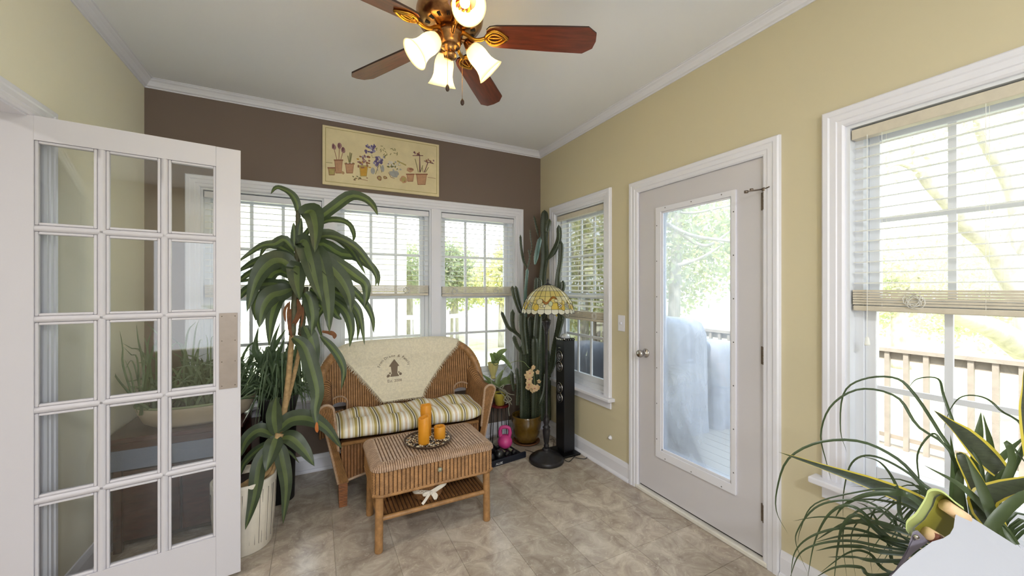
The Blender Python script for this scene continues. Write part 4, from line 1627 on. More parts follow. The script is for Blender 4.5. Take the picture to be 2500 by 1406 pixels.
# rings added for the unseen fill lights, here and in the next room
for (x, y, z, lab) in ((.2, -1.5, ZC, 'round white ring added for the unseen fill light behind the fan'), (-2.6, 1.2, ZC - .1, 'round white ring added for the unseen fill light in the next room')):
    f_ = root('added_fill_fixture', (x, y, z), lab, 'ceiling light')
    part('added_fill_ring', MB().lathe([(.12, 0), (.2, 0), (.2, -.03), (.18, -.035), (.18, -.006), (.12, -.004)], (x, y, z), 32), m_trim, f_, smooth=True)

# ------------------------------------------------------------------ stained-glass floor lamp
FLX, FLY = 1.662, 2.632
fl_ = root('floor_lamp', (FLX, FLY, 0), 'dark metal floor lamp with domed cream and amber stained glass shade', 'floor lamp')
m_iron = mat('dark_bronze_metal', (44, 42, 44), .38, .35, var=.2, vscale=40)
part('base', MB().lathe([(0, .0), (.136, .0), (.141, .008), (.139, .026), (.128, .038), (.118, .040), (.110, .050), (.088, .056), (.080, .066), (.060, .070), (.050, .078), (.032, .084), (.028, .092), (.034, .098), (.030, .106), (.016, .112), (0, .112)], (FLX, FLY, .001), 48), m_iron, fl_, smooth=True)
part('pole', MB().lathe([(.013, .10), (.020, .115), (.022, .13), (.016, .14), (.021, .16), (.029, .22), (.031, .25), (.026, .27), (.032, .275), (.022, .285), (.018, .295), (.026, .32), (.024, .345), (.013, .365), (.018, .372), (.011, .385), (.011, .70), (.0115, 1.02), (.018, 1.03), (.013, 1.04), (.020, 1.065), (.028, 1.10), (.026, 1.112), (.036, 1.125), (.038, 1.14), (.022, 1.15), (.010, 1.16), (.006, 1.18), (.006, 1.42)], (FLX, FLY, 0), 24), m_iron, fl_, smooth=True)
pk = MB()
for k in range(14):
    a = 2 * math.pi * k / 14
    pk.tube([(FLX + .0355 * math.cos(a), FLY + .0355 * math.sin(a), 1.13), (FLX + .020 * math.cos(a), FLY + .020 * math.sin(a), 1.07)], .0028, 5)
part('pole_flutes', pk, m_iron, fl_, kind='stuff')
NS = 24
SHX, SHY = FLX + .015, FLY
# meridian of the dome: radius, height
MER = [(.030, 1.423), (.068, 1.409), (.118, 1.376), (.158, 1.334), (.187, 1.286), (.205, 1.236), (.212, 1.196)]
gcol = dict(cream=mat('glass_cream', (232, 222, 186), .22, var=.10, vscale=22, trans=.4), yellow=mat('glass_straw', (226, 206, 136), .22, var=.12, vscale=22, trans=.4), gold=mat('glass_gold', (224, 196, 98), .22, var=.12, vscale=30, trans=.4),
            amber=mat('glass_amber', (170, 112, 44), .25, var=.25, vscale=40, trans=.3), white=mat('glass_pearl', (238, 234, 222), .2, var=.08, vscale=20, trans=.4), aqua=mat('glass_pale_green', (204, 214, 184), .22, var=.1, vscale=20, trans=.4))
shd = part('shade_cap', MB().lathe([(.0, 1.437), (.014, 1.436), (.030, 1.428), (.040, 1.420), (.036, 1.416), (0, 1.418)], (SHX, SHY, 0), 24), m_iron, fl_, smooth=True)
part('finial', MB().lathe([(.006, 1.434), (.010, 1.442), (.005, 1.450), (.010, 1.458), (.006, 1.466), (.003, 1.476), (0, 1.484)], (SHX, SHY, 0), 12), m_iron, fl_, smooth=True)
lead = mat('lead_came', (52, 46, 40), .45, .5)


def dome(phi, v):
    """v 0..6 along the meridian, phi angle -> point, outward normal"""
    k = min(int(v), 5)
    f = v - k
    r = MER[k][0] * (1 - f) + MER[k + 1][0] * f
    z = MER[k][1] * (1 - f) + MER[k + 1][1] * f
    # rounded meridian
    b = 4 * f * (1 - f) * .0022
    N = Vector((MER[k][1] - MER[k + 1][1], MER[k + 1][0] - MER[k][0]))
    N.normalize()
    r += N.x * b
    z += N.y * b
    return Vector((SHX + r * math.cos(phi), SHY + r * math.sin(phi), z)), Vector((N.x * math.cos(phi), N.x * math.sin(phi), N.y))


cam_phi = math.atan2(-SHY, -SHX)
rowc = ['cream', 'cream', 'yellow', 'yellow', 'yellow', 'white']
for i in range(NS):
    p0, p1 = cam_phi + 2 * math.pi * (i - .5) / NS, cam_phi + 2 * math.pi * (i + .5) / NS
    for r in range(6):
        if r == 0 and i % 2: continue
        q1 = p1 + (2 * math.pi / NS if r == 0 else 0)
        vtop, vbot = r + .02, r + .98
        rows = []
        for v in np.linspace(vtop, vbot, 4):
            row = []
            for t in np.linspace(0, 1, 5):
                vv = v
                if r == 5: vv = vtop + (v - vtop) * (.62 + .38 * math.sin(math.pi * t) ** .6)
                row.append(dome(p0 + (q1 - p0) * t, min(5.999, vv))[0])
            rows.append(row)
        col_ = rowc[r]
        if r == 4 and i % 6 in (1, 2): col_ = 'gold'
        if r == 4 and i % 6 in (3,): col_ = 'aqua'
        if r == 3 and i % 6 in (2, 3): col_ = 'cream'
        if r == 4 and i % 6 in (0, 5): col_ = 'cream'
        part('glass_panel', MB().grid([[tuple(p) for p in q] for q in rows]), gcol[col_], shd, smooth=True)
lm = MB()
for i in range(NS):
    p0 = cam_phi + 2 * math.pi * (i - .5) / NS
    v0 = 0 if i % 2 == 0 else 1
    lm.tube([dome(p0, v)[0] + dome(p0, min(v, 5.99))[1] * .0005 for v in np.linspace(v0, 5.62, 22)], .0015, 5)
for r in range(1, 6):
    n_ = 72
    ring = [dome(2 * math.pi * k / n_, r)[0] for k in range(n_ + 1)]
    lm.tube(ring, .0014, 5, caps=False)
sc_ = []
for i in range(NS * 8 + 1):
    t = (i / 8) % 1
    vv = 5.02 + .96 * (.62 + .38 * math.sin(math.pi * t) ** .6)
    sc_.append(dome(cam_phi + 2 * math.pi * (i / 8 - .5) / NS, min(5.999, vv))[0])
lm.tube(sc_, .0019, 5, caps=False)
part('leading', lm, lead, shd, smooth=True)


def disc(phi, v, rad, mt, name, ez=1.0):
    c, N = dome(phi, v)
    tn = Vector((-math.sin(phi), math.cos(phi), 0))
    up = N.cross(tn)
    pts = [c + N * .0035 + tn * rad * math.cos(a) + up * rad * ez * math.sin(a) for a in [k * math.pi / 8 for k in range(16)]]
    mb = MB()
    n = len(pts)
    mb.add([c + N * .0055] + pts, [(0, 1 + k, 1 + (k + 1) % n) for k in range(n)])
    g = part(name, mb, mt, shd, smooth=True)
    part('came_ring', MB().tube(pts + [pts[0], pts[1]], .0013, 5, caps=False), lead, g)


for base in (0, 1, 2, 3):
    o_ = cam_phi + base * math.pi / 2
    A = lambda d: o_ + math.radians(d)
    disc(A(-26), 4.75, .023, gcol['gold'], 'fruit_glass', 1.15)
    disc(A(-20), 3.85, .025, gcol['cream'], 'fruit_glass')
    disc(A(-31), 3.9, .018, gcol['yellow'], 'fruit_glass')
    disc(A(-14), 4.55, .011, gcol['cream'], 'fruit_glass')
    disc(A(-8), 4.5, .011, gcol['white'], 'fruit_glass')
    disc(A(34), 4.7, .018, gcol['gold'], 'fruit_glass', 1.5)
    disc(A(38), 4.0, .014, gcol['yellow'], 'fruit_glass', 1.5)
    for (dd, vv) in ((-46, 4.1), (-42, 4.25), (-47, 4.4), (-43, 4.5), (-39, 4.35), (-45, 4.65), (-41, 4.7), (26, 4.1), (29, 4.3), (25, 4.4), (29, 4.6), (26, 4.75), (31, 4.45)):
        disc(A(dd), vv, .0075, gcol['white'], 'grape_glass')
    disc(A(6), 4.15, .016, gcol['aqua'], 'leaf_glass', 1.3)
    disc(A(20), 3.7, .015, gcol['cream'], 'leaf_glass', .9)
    vine = []
    for t in np.linspace(-14, 24, 16):
        vine.append((A(t), 3.75 + .5 * math.sin((t + 14) / 38 * 2 * math.pi) * (1 if t < 8 else .9) - .15))
    row = [[], []]
    for ph, v in vine:
        for j, dv in enumerate((-.16, .16)):
            c, N = dome(ph, v + dv)
            row[j].append(tuple(c + N * .003))
    g = part('vine_glass', MB().grid(row), gcol['amber'], shd, smooth=True)
    ed = MB()
    for rr0 in row: ed.tube(rr0, .0012, 5)
    part('came_edge', ed, lead, g)
for dd in (-38, 42):
    a = cam_phi + math.radians(dd)
    c = Vector((SHX + .10 * math.cos(a), SHY + .10 * math.sin(a), 1.20))
    pc_ = part('pull_chain', MB().tube([c, c + Vector((0, 0, -.012))], .001, 5), m_brass, fl_)
    part('chain_bead', MB().ball(c + Vector((0, 0, -.018)), .007, 10), mat('yellow_bead', (222, 206, 96), .3), pc_, smooth=True)

# ------------------------------------------------------------------ tower speaker
SX, SY = 1.903, 2.712
sp_ = root('tower_speaker', (SX, SY, 0), 'tall slim black tower speaker with four drivers beside the floor lamp', 'speaker')
m_spk = mat('black_speaker_vinyl', (20, 21, 25), .36, bump=.05, bscale=300)
x0, x1, y0, y1 = SX - .053, SX + .053, SY - .061, SY + .061
part('cabinet', MB().box(x0, x1, y0, y1, .03, .955), m_spk, sp_, bev=.002)
part('base_plate', MB().box(SX - .105, SX + .075, SY - .115, SY + .11, 0, .016).box(x0 + .008, x1 - .008, y0 + .008, y1 - .008, .016, .03), mat('black_plastic', (14, 14, 15), .3), sp_, bev=.003)
part('top_panel', MB().box(x0 - .001, x1 + .001, y0 - .001, y1 + .001, .955, .975), mat('gloss_black', (10, 10, 12), .12), sp_, bev=.003)
bt = MB()
for k in range(4):
    bt.lathe([(.006, .0), (.006, .003), (0, .003)], (x0 - .0, y0 + .02 + k * .027, .965), 10, M=Matrix.Rotation(-math.pi / 2, 4, 'Y'))
    bt.lathe([(.005, .0), (.005, .003), (0, .003)], (x0 + .016 + k * .024, y0 - .0, .965), 10, M=Matrix.Rotation(math.pi / 2, 4, 'X'))
for (xx, yy) in ((x0, y0), (x1, y0), (x0, y1), (x1, y1)):
    bt.ball((xx, yy, .972), .006, 8)
part('top_buttons', bt, m_nickel, sp_, kind='stuff')
part('crystal_dome', MB().lathe([(.040, .975), (.042, .980), (.037, .995), (.024, 1.008), (0, 1.013)], (SX, SY, 0), 12), mat('clear_facets', (205, 205, 210), .06, .25), sp_)
Mf = Matrix.Rotation(-math.pi / 2, 4, 'Y')
for z in (.823, .735, .555, .470):
    c = (x0, SY + .004, z)
    dv = part('driver', MB().lathe([(.046, -.001), (.046, .004), (.042, .008), (.037, .007), (.034, .003), (.031, .005), (.028, .003), (.014, -.004), (.012, .001), (.007, .005), (0, .006)], c, 32, M=Mf), mat('driver_rubber', (26, 26, 30), .25), sp_, smooth=True)
    part('driver_ring', MB().lathe([(.0455, .004), (.0445, .0075), (.0425, .0090), (.0415, .0083)], c, 32, M=Mf, caps=False), m_nickel, dv, smooth=True)
    part('dust_cap', MB().lathe([(.030, .0065), (.026, .0055), (.014, -.002), (.013, .003), (.007, .008), (0, .009)], c, 24, M=Mf, caps=False), mat('driver_silver', (120, 118, 122), .3, .6), dv, smooth=True)
lo = MB()
for k in range(4):
    lo.box(x0 - .001, x0, SY + .018 - k * .010, SY + .025 - k * .010, .889, .895)
part('front_badge', lo, m_nickel, sp_)
cb = MB()
pw = lambda x, y, z=.006: W(x, y, Z=z)
cb.tube(bez([Vector((x1 - .01, y0 + .05, .06)), pw(1412, 1082, .03), pw(1428, 1095), pw(1433, 1112), pw(1428, 1120), pw(1405, 1117)], 40), .0028, 6)
cb.tube(bez([pw(1415, 1090, .02), pw(1421, 1104), pw(1412, 1108), pw(1400, 1117), pw(1388, 1127), pw(1372, 1117), pw(1368, 1112)], 40), .0028, 6)
o = part('power_cable', cb, m_black, None, smooth=True, label='black power cable coiled on the floor round the speaker base', category='cable')
cb2 = MB()
cb2.tube(bez([pw(1282, 1098), pw(1310, 1104), pw(1345, 1094), pw(1352, 1080), pw(1351, 1072, .02), pw(1343, 1073, .02)], 40), .0022, 6)
part('lamp_cord', cb2, mat('brown_cord', (50, 38, 30), .5), None, smooth=True, label='thin dark lamp cord running across the floor behind the lamp base', category='cable')

# ------------------------------------------------------------------ tall cactus in a glazed pot
CX_, CY_ = 1.708, 3.045
ca = root('cactus', (CX_, CY_, 0), 'very tall many stemmed green columnar cactus in the room corner', 'cactus')
m_pot = mat('olive_brown_glaze', (96, 72, 26), .16, var=.45, vscale=9, coat=.6)
cp_ = part('pot', MB().lathe([(0, .02), (.092, .02), (.100, .03), (.122, .09), (.135, .150), (.136, .20), (.128, .235), (.132, .250), (.127, .252), (.120, .240), (.122, .205), (.0, .205)], (CX_, CY_, 0), 48), m_pot, ca, smooth=True)
part('soil', MB().lathe([(0, .212), (.119, .206)], (CX_, CY_, 0), 24), m_soil, cp_)
part('saucer', MB().lathe([(0, 0), (.105, 0), (.122, .014), (.124, .022), (.118, .020), (.1, .010), (0, .010)], (CX_, CY_, 0), 40), mat('terracotta_saucer', (120, 76, 44), .45), cp_, smooth=True)
m_cac = mat('cactus_green', (58, 66, 50), .36, var=.30, vscale=11, bump=.25, bscale=40)
m_cac_blue_lit = mat('cactus_blue_lit', (88, 116, 112), .3, var=.25, vscale=11)  # bluish light on two upper stems put into their colour
m_spine = mat('pale_spines', (176, 164, 118), .7)
star = [1 if k % 2 == 0 else .62 for k in range(10)]
rc = random.Random(3)


def cz(x, y, Y):
    return W(1180 + x / 2.558, 500 + y / 2.558, Y=Y)


def stem(pts, w, Y, parent, taper=.5, mt=None, dy=0.0, n=None, foot=1.0):
    c0 = [cz(x, y, Y + dy * i / max(1, len(pts) - 1)) for i, (x, y) in enumerate(pts)]
    t_ = (SN * c0[0].x + CS * c0[0].y)
    r0 = w / 2.558 / FPX * t_ / 2 * 1.08
    L = sum((b - a).length for a, b in zip(c0[:-1], c0[1:]))
    n = max(8, int(L / .022))
    c = bez(c0, n)
    rs = []
    for i in range(n):
        f = i / (n - 1)
        tip = min(1, (1 - f) * L / (r0 * 1.9))
        k = math.sqrt(max(0, 1 - (1 - tip) ** 2))
        rs.append(r0 * max(.06, k) * (1 - .10 * math.sin(f * L * 14 + Y * 30)) * (foot + (1 - foot) * min(1, f * 4)))
    mb = MB().tube(c, rs, 10, shape=star, up=(0, -1, .2))
    sm_ = mt or m_cac
    st = part('stem', mb, sm_, parent, smooth=False)
    sp2 = MB()
    nv_ = len(c)
    for i in range(1, nv_ - 1):
        for k in range(0, 10, 2):
            p = Vector(mb.v[i * 10 + k])
            o2 = (p - c[i])
            if o2.length < 1e-4: continue
            o2.normalize()
            for q in range(2):
                d_ = (o2 + Vector((rc.uniform(-.7, .7), rc.uniform(-.7, .7), rc.uniform(-.7, .7)))).normalized() * rc.uniform(.004, .009)
                sp2.tube([p, p + d_], [.0007, .0002], 3, caps=False)
    part('spines', sp2, m_spine, st, kind='stuff')
    return st


stem([(372, 1345), (368, 1000), (366, 700), (368, 470), (382, 330), (380, 200), (382, 32)], 46, 3.08, ca)
stem([(245, 1350), (246, 1100), (240, 870)], 36, 3.02, ca)
stem([(290, 1345), (300, 1000), (300, 690)], 50, 3.12, ca)
stem([(338, 1345), (333, 900), (345, 650), (343, 455)], 44, 3.0, ca)
stem([(315, 1345), (322, 1100), (318, 820)], 42, 2.98, ca)
stem([(268, 1345), (272, 1060), (262, 800), (246, 660)], 42, 3.06, ca)
stem([(400, 1345), (402, 1150), (396, 900)], 40, 3.06, ca)
stem([(322, 372), (330, 320), (342, 260), (355, 200)], 27, 3.02, ca, mt=m_cac_blue_lit, foot=.4)
stem([(262, 700), (262, 560), (275, 395)], 20, 3.04, ca, mt=m_cac_blue_lit)
stem([(272, 392), (250, 345), (236, 260), (231, 185)], 15, 3.04, ca, foot=.6)
stem([(275, 392), (290, 330), (281, 272)], 9, 3.03, ca)
stem([(286, 330), (303, 270), (295, 205), (292, 148)], 6, 3.03, ca)
stem([(398, 345), (432, 300), (452, 262), (472, 200), (470, 124)], 32, 3.04, ca, dy=-.24, foot=.35)
stem([(455, 640), (462, 520), (467, 440), (481, 350), (487, 226)], 33, 2.80, ca, foot=.8)
stem([(396, 170), (404, 130), (416, 88)], 30, 2.99, ca, foot=.5)
stem([(240, 690), (215, 640), (190, 560), (180, 505)], 22, 2.98, ca)
stem([(250, 700), (232, 640), (215, 570), (201, 505)], 22, 3.0, ca)
stem([(262, 870), (225, 820), (190, 790), (155, 765), (130, 710), (112, 665)], 20, 2.97, ca)
stem([(215, 810), (190, 780), (180, 720), (184, 652)], 24, 2.99, ca, foot=.6)
stem([(245, 930), (215, 890), (198, 850), (190, 815)], 26, 2.96, ca, foot=.6)
stem([(398, 1080), (432, 990), (446, 880), (473, 760), (489, 688)], 38, 3.02, ca, dy=-.25, foot=.7)
stem([(489, 720), (470, 670), (458, 610)], 30, 2.78, ca)
stem([(340, 1270), (380, 1170), (391, 1040)], 30, 2.99, ca, foot=.6)
stem([(326, 540), (330, 452)], 24, 2.97, ca)
stem([(352, 540), (354, 460)], 22, 2.97, ca)
stem([(470, 570), (495, 520), (497, 472)], 30, 2.79, ca, foot=.5)
stem([(345, 200), (330, 130), (315, 66)], 14, 3.1, ca, foot=.3)
stem([(212, 1250), (216, 1120), (208, 1015)], 22, 2.99, ca)
stem([(190, 1160), (180, 1100), (176, 1035)], 22, 3.0, ca)
stem([(262, 930), (242, 760), (243, 668)], 40, 2.95, ca)

# ------------------------------------------------------------------ orchids
m_orl = mat('orchid_leaf', (112, 128, 84), .35, var=.15, vscale=20, trans=.2)
m_yel = mat('yellow_pot', (206, 190, 84), .4, var=.06)
st_ = root('plant_stand', (1.50, 3.17, 0), 'thin black wire plant stand with round red top beside the loveseat', 'plant stand')
tp_z = .335
part('stand_top', MB().lathe([(0, tp_z - .012), (.085, tp_z - .012), (.088, tp_z - .006), (.085, tp_z), (0, tp_z)], (1.50, 3.17, 0), 32), mat('dark_red_lacquer', (104, 22, 22), .3), st_, smooth=True)
for k in range(6):
    a = 2 * math.pi * k / 6 + .3
    part('leg', MB().tube([(1.50 + .075 * math.cos(a), 3.17 + .075 * math.sin(a), tp_z - .01), (1.50 + .088 * math.cos(a), 3.17 + .088 * math.sin(a), 0)], .004, 6), m_black, st_, smooth=True)
op = root('orchid', (1.50, 3.17, tp_z), 'peach flowering orchid in yellow pot on the red topped stand', 'orchid')
opt = part('pot', MB().lathe([(0, 0), (.042, 0), (.058, .105), (.061, .110), (.057, .110), (.052, .095), (0, .095)], (1.50, 3.17, tp_z), 32), m_yel, op, smooth=True)
part('bark', MB().lathe([(0, .1), (.053, .094)], (1.50, 3.17, tp_z), 16), m_soil, opt)
oz = lambda x, y, Y: W(1180 + x / 7.03, 840 + y / 7.03, Y=Y)
B_ = oz(235, 740, 3.15)
for pts, w, Yt in (([(110, 690), (0, 650), (-110, 600)], .05, 3.05), ([(120, 640), (60, 590), (-40, 500)], .042, 3.1), ([(250, 620), (300, 520), (340, 430)], .045, 3.16), ([(340, 680), (430, 650), (560, 700)], .055, 3.05), ([(340, 640), (400, 590), (500, 600)], .04, 3.12), ([(420, 600), (480, 520), (470, 450)], .04, 3.2)):
    P_ = [B_] + [oz(x, y, 3.15 + (Yt - 3.15) * (i + 1) / 3) for i, (x, y) in enumerate(pts)]
    part('leaf', leaf(MB(), P_, w, 12, prof='snake', stripe=False, fold=.2), m_orl, op, smooth=True)
rt = MB()
for pts in ([(300, 770), (400, 830), (460, 860), (530, 870)], [(320, 760), (350, 700), (290, 740)], [(380, 800), (430, 950), (490, 1040)], [(400, 850), (350, 960), (430, 1000)], [(430, 1000), (430, 1120), (445, 1230)], [(440, 900), (480, 960), (380, 1020)], [(250, 740), (150, 680), (130, 600)]):
    rt.tube(bez([B_] + [oz(x, y, 3.05) for x, y in pts], 18), .0042, 6)
part('aerial_roots', rt, mat('grey_root', (150, 148, 132), .6), op, smooth=True)
spk = [B_ + Vector((.02, -.02, .02)), oz(300, 560, 3.1), oz(400, 380, 3.06), oz(530, 300, 3.02), oz(680, 300, 2.97), oz(770, 390, 2.93), oz(850, 470, 2.92), oz(880, 640, 2.91), oz(880, 780, 2.90)]
part('flower_spike', MB().tube(bez(spk, 50), .0026, 6), mat('spike_green', (120, 134, 86), .5), op, smooth=True)
m_pet = mat('peach_petal', (226, 186, 150), .5, var=.12, vscale=60, trans=.35, rgb2=(238, 208, 170))
m_lip = mat('pink_lip', (196, 116, 120), .5)
for (x, y, r_, dY) in ((800, 500, 82, 0), (760, 540, 70, .02), (790, 600, 70, -.01), (860, 395, 42, 0), (835, 440, 30, .02), (930, 480, 45, -.01), (790, 690, 80, 0), (770, 740, 60, .01), (880, 760, 70, -.02), (930, 740, 55, 0), (850, 790, 60, .01), (955, 640, 42, .01), (850, 410, 35, -.02)):
    c = oz(x, y, 2.90 + dY)
    rad = r_ / 7.03 / FPX * 3.15
    fl2 = MB()
    fc = (Vector((0, 0, CH)) - c).normalized() + Vector((rc.uniform(-.5, .5), rc.uniform(-.3, .3), rc.uniform(-.5, .3)))
    fc.normalize()
    u_ = fc.orthogonal().normalized()
    v_ = fc.cross(u_)
    for k in range(5):
        a = 2 * math.pi * k / 5 + rc.random() * .3
        d_ = u_ * math.cos(a) + v_ * math.sin(a)
        leaf(fl2, [c, c + d_ * rad * .55 + fc * rad * .12, c + d_ * rad + fc * rad * rc.uniform(-.1, .2)], rad * (1.0 if k % 2 else .7), 6, hint=fc, fold=.1, stripe=False, prof='oval')
    pet = part('blossom', fl2, m_pet, op, smooth=True)
    part('lip', MB().ball(c + fc * rad * .18, rad * .16, 8), m_lip, pet, smooth=True)

C2 = Vector((1.475, 3.262, ZS))
o2_ = root('small_orchid', C2, 'little broad leaved orchid in pale yellow ribbed cup on the window sill', 'orchid')
pr_ = []
for k in range(2):
    pass
mb = MB()
nn = 48
prof = [(0, .0), (.022, .0), (.024, .012), (.018, .022), (.024, .040), (.042, .095), (.050, .140), (.052, .150), (.049, .150), (.044, .135), (0, .13)]
mb.lathe(prof, (0, 0, 0), nn)
mb.v = [(C2.x + x * (1 + .035 * math.cos(12 * math.atan2(y, x))), C2.y + y * (1 + .035 * math.cos(12 * math.atan2(y, x))), C2.z + z) for x, y, z in mb.v]
pt2 = part('cup', mb, mat('pale_yellow_ceramic', (216, 206, 140), .35, trans=.15), o2_, smooth=True)
B2 = C2 + Vector((0, -.005, .145))
for pts, w in (([(190, 300), (150, 220), (105, 160)], .07), ([(250, 260), (200, 200), (170, 140)], .06), ([(250, 210), (310, 140), (410, 85)], .06), ([(280, 250), (380, 280), (460, 380), (490, 440)], .038), ([(290, 210), (350, 220), (420, 300)], .03), ([(230, 320), (190, 340), (160, 300)], .05)):
    P_ = [B2] + [oz(x, y, 3.24 - .02 * i) for i, (x, y) in enumerate(pts)]
    part('leaf', leaf(MB(), P_, w, 12, prof='oval', stripe=False, fold=.25), m_orl, o2_, smooth=True)
part('stem', MB().tube([B2 - Vector((0, 0, .03)), B2 + Vector((0, 0, .02)), oz(240, 240, 3.24)], .006, 6), m_orl, o2_)

# ------------------------------------------------------------------ kettlebell and dumbbells on their rack
m_navy = mat('dark_navy_plastic', (24, 28, 40), .4)
A0, A1 = W(1204, 1141, Z=0), W(1284, 1116, Z=0)
dx_ = (A1 - A0).normalized()
dy_ = Vector((-dx_.y, dx_.x, 0))
LR = (A1 - A0).length + .03
MR = Matrix(((dx_.x, dy_.x, 0, A0.x - dx_.x * .03), (dx_.y, dy_.y, 0, A0.y - dx_.y * .03), (0, 0, 1, 0), (0, 0, 0, 1)))
rk = root('dumbbell_rack', MR @ Vector((LR / 2, .11, 0)), 'low navy plastic dumbbell rack on the floor beside the coffee table', 'rack')
part('tray_base', MB().xbox(MR, 0, LR, 0, .24, 0, .018), m_navy, rk, bev=.004)
part('front_lip', MB().xbox(MR, 0, LR, -.004, .014, 0, .048), m_navy, rk, bev=.004)
part('back_lip', MB().xbox(MR, 0, LR, .226, .24, 0, .045), m_navy, rk, bev=.004)
vs, fs = text_mesh('ALLBE', .024, .0006)
Mt = MR @ Matrix.Translation((.085, -.0048, .011)) @ Matrix.Rotation(math.pi / 2, 4, 'X')
part('white_label', MB().add([Mt @ Vector(v) for v in vs], fs), mat('label_white', (214, 216, 220), .6), rk)
m_bell = mat('black_vinyl_weight', (22, 22, 26), .3, coat=.3)
m_hand = mat('grip_bars', (150, 150, 120), .5)
labs = ['black dumbbell at the table end of the navy rack', 'largest black dumbbell in front of the pink kettlebell', 'small black dumbbell third along the navy rack', 'small black dumbbell at the lamp end of the navy rack']
for k, (u, rw) in enumerate(((.035, .036), (.118, .042), (.195, .028), (.262, .026))):
    c = MR @ Vector((u, .052, rw + .022))
    db = root('dumbbell', c, labs[k], 'dumbbell', 'dumbbells on the navy rack')
    for s, yy in ((0, .045), (1, .175)):
        cc = MR @ Vector((u, yy, rw + .022))
        q = Vector((0, 0, 1)).rotation_difference(dy_).to_matrix().to_4x4()
        part('weight_head', MB().lathe([(0, -rw * .8), (rw * .55, -rw * .75), (rw * .9, -rw * .4), (rw, 0), (rw * .9, rw * .4), (rw * .5, rw * .7), (0, rw * .75)], cc, 8 if k > 1 else 20, M=q), m_bell, db, smooth=(k < 2))
    part('handle', MB().tube([MR @ Vector((u, .05, rw + .022)), MR @ Vector((u, .17, rw + .022))], .012, 10), m_hand if k > 1 else m_bell, db, smooth=True)
KB = Vector((1.405, 2.868, .084))
m_pink = mat('magenta_vinyl', (196, 62, 132), .38, var=.08)
ke = root('kettlebell', KB, 'bright pink kettlebell sitting on the dumbbell rack', 'kettlebell')
part('bell', MB().lathe([(0, -.012), (.030, -.012), (.052, .006), (.062, .030), (.060, .052), (.048, .074), (.034, .088), (.020, .094), (0, .095)], KB + Vector((0, 0, 0)), 32), m_pink, ke, smooth=True)
hv = Vector((CS, -SN, 0))
hp = [KB + hv * s + Vector((0, 0, z)) for s, z in ((-.030, .068), (-.040, .100), (-.041, .130), (-.030, .152), (0, .160), (.030, .152), (.041, .130), (.040, .100), (.030, .068))]
part('handle', MB().tube(bez(hp, 40), [.0145 if 8 < i < 32 else .016 for i in range(40)], 14), m_pink, ke, smooth=True)

# ------------------------------------------------------------------ corn plant
DPX, DPY = -.345, 2.535
dr_ = root('corn_plant', (DPX, DPY, 0), 'tall corn plant with drooping striped leaves in white ribbed pot', 'potted plant')
m_wp = mat('white_ribbed_ceramic', (222, 214, 200), .55, var=.06)
mb = MB()
nn = 160
def rp_(r, z): return (r, z)
prof = [(0, 0), (.125, 0), (.132, .008), (.145, .20), (.150, .355), (.150, .372), (.143, .374), (.138, .36), (.134, .33), (0, .33)]
mb.lathe(prof, (0, 0, 0), nn)
vv = []
for (x, y, z) in mb.v:
    r_ = math.hypot(x, y)
    a = math.atan2(y, x)
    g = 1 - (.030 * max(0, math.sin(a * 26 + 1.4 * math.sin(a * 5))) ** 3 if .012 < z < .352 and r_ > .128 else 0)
    vv.append((DPX + x * g, DPY + y * g, z))
mb.v = vv
dpot = part('pot', mb, m_wp, dr_, smooth=True)
gr = MB()
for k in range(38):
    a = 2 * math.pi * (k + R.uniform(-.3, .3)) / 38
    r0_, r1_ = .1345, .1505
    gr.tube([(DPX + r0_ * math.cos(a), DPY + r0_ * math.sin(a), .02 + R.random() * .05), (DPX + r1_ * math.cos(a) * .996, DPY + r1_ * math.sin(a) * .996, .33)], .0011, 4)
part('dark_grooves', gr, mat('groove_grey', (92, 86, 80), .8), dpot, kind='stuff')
part('soil', MB().lathe([(0, .338), (.136, .332)], (DPX, DPY, 0), 24), m_soil, dpot)
z1 = lambda x, y, Y: W(560 + x / 3.27, 430 + y / 3.27, Y=Y)
z3 = lambda x, y, Y: W(580 + x / 3.7, 780 + y / 3.7, Y=Y)
k1 = [Vector((DPX + .01, DPY - .02, .33)), W(655, 1165, Y=2.50), W(683, 1062, Y=2.50), W(700, 960, Y=2.52), W(712, 830, Y=2.52), W(722, 700, Y=2.52), W(727, 600, Y=2.52), W(728, 515, Y=2.52)]
k2 = [Vector((DPX + .03, DPY + .03, .33)), W(676, 1060, Y=2.56), W(702, 975, Y=2.57), W(728, 870, Y=2.56), W(738, 790, Y=2.55), W(748, 700, Y=2.54)]
for kk, r0_ in ((k1, .0155), (k2, .0125)):
    c = bez(kk, 90)
    mb = MB().tube(c, [r0_ * (1.15 - .45 * i / 89) + .0007 * (i % 3 == 0) for i in range(90)], 12)
    part('cane', mb, m_cane, dr_, smooth=True)
    hi = [p for p in c if p.z > 1.12]
    if len(hi) > 3:
        part('crown_stalk', MB().tube(hi, [.0175 - .006 * i / len(hi) + .0015 * (i % 2) for i in range(len(hi))], 10), mat('leaf_base_green', (86, 84, 60), .6, var=.3, vscale=30), dr_, smooth=True)
part('short_cane', MB().tube(bez([Vector((DPX - .01, DPY - .05, .33)), W(650, 1150, Y=2.46), W(660, 1110, Y=2.46), W(683, 1058, Y=2.46)], 30), [.021 + .001 * (i % 3 == 0) for i in range(30)], 12), m_cane, dr_, smooth=True)
pxw = 2.18 / FPX / 3.27
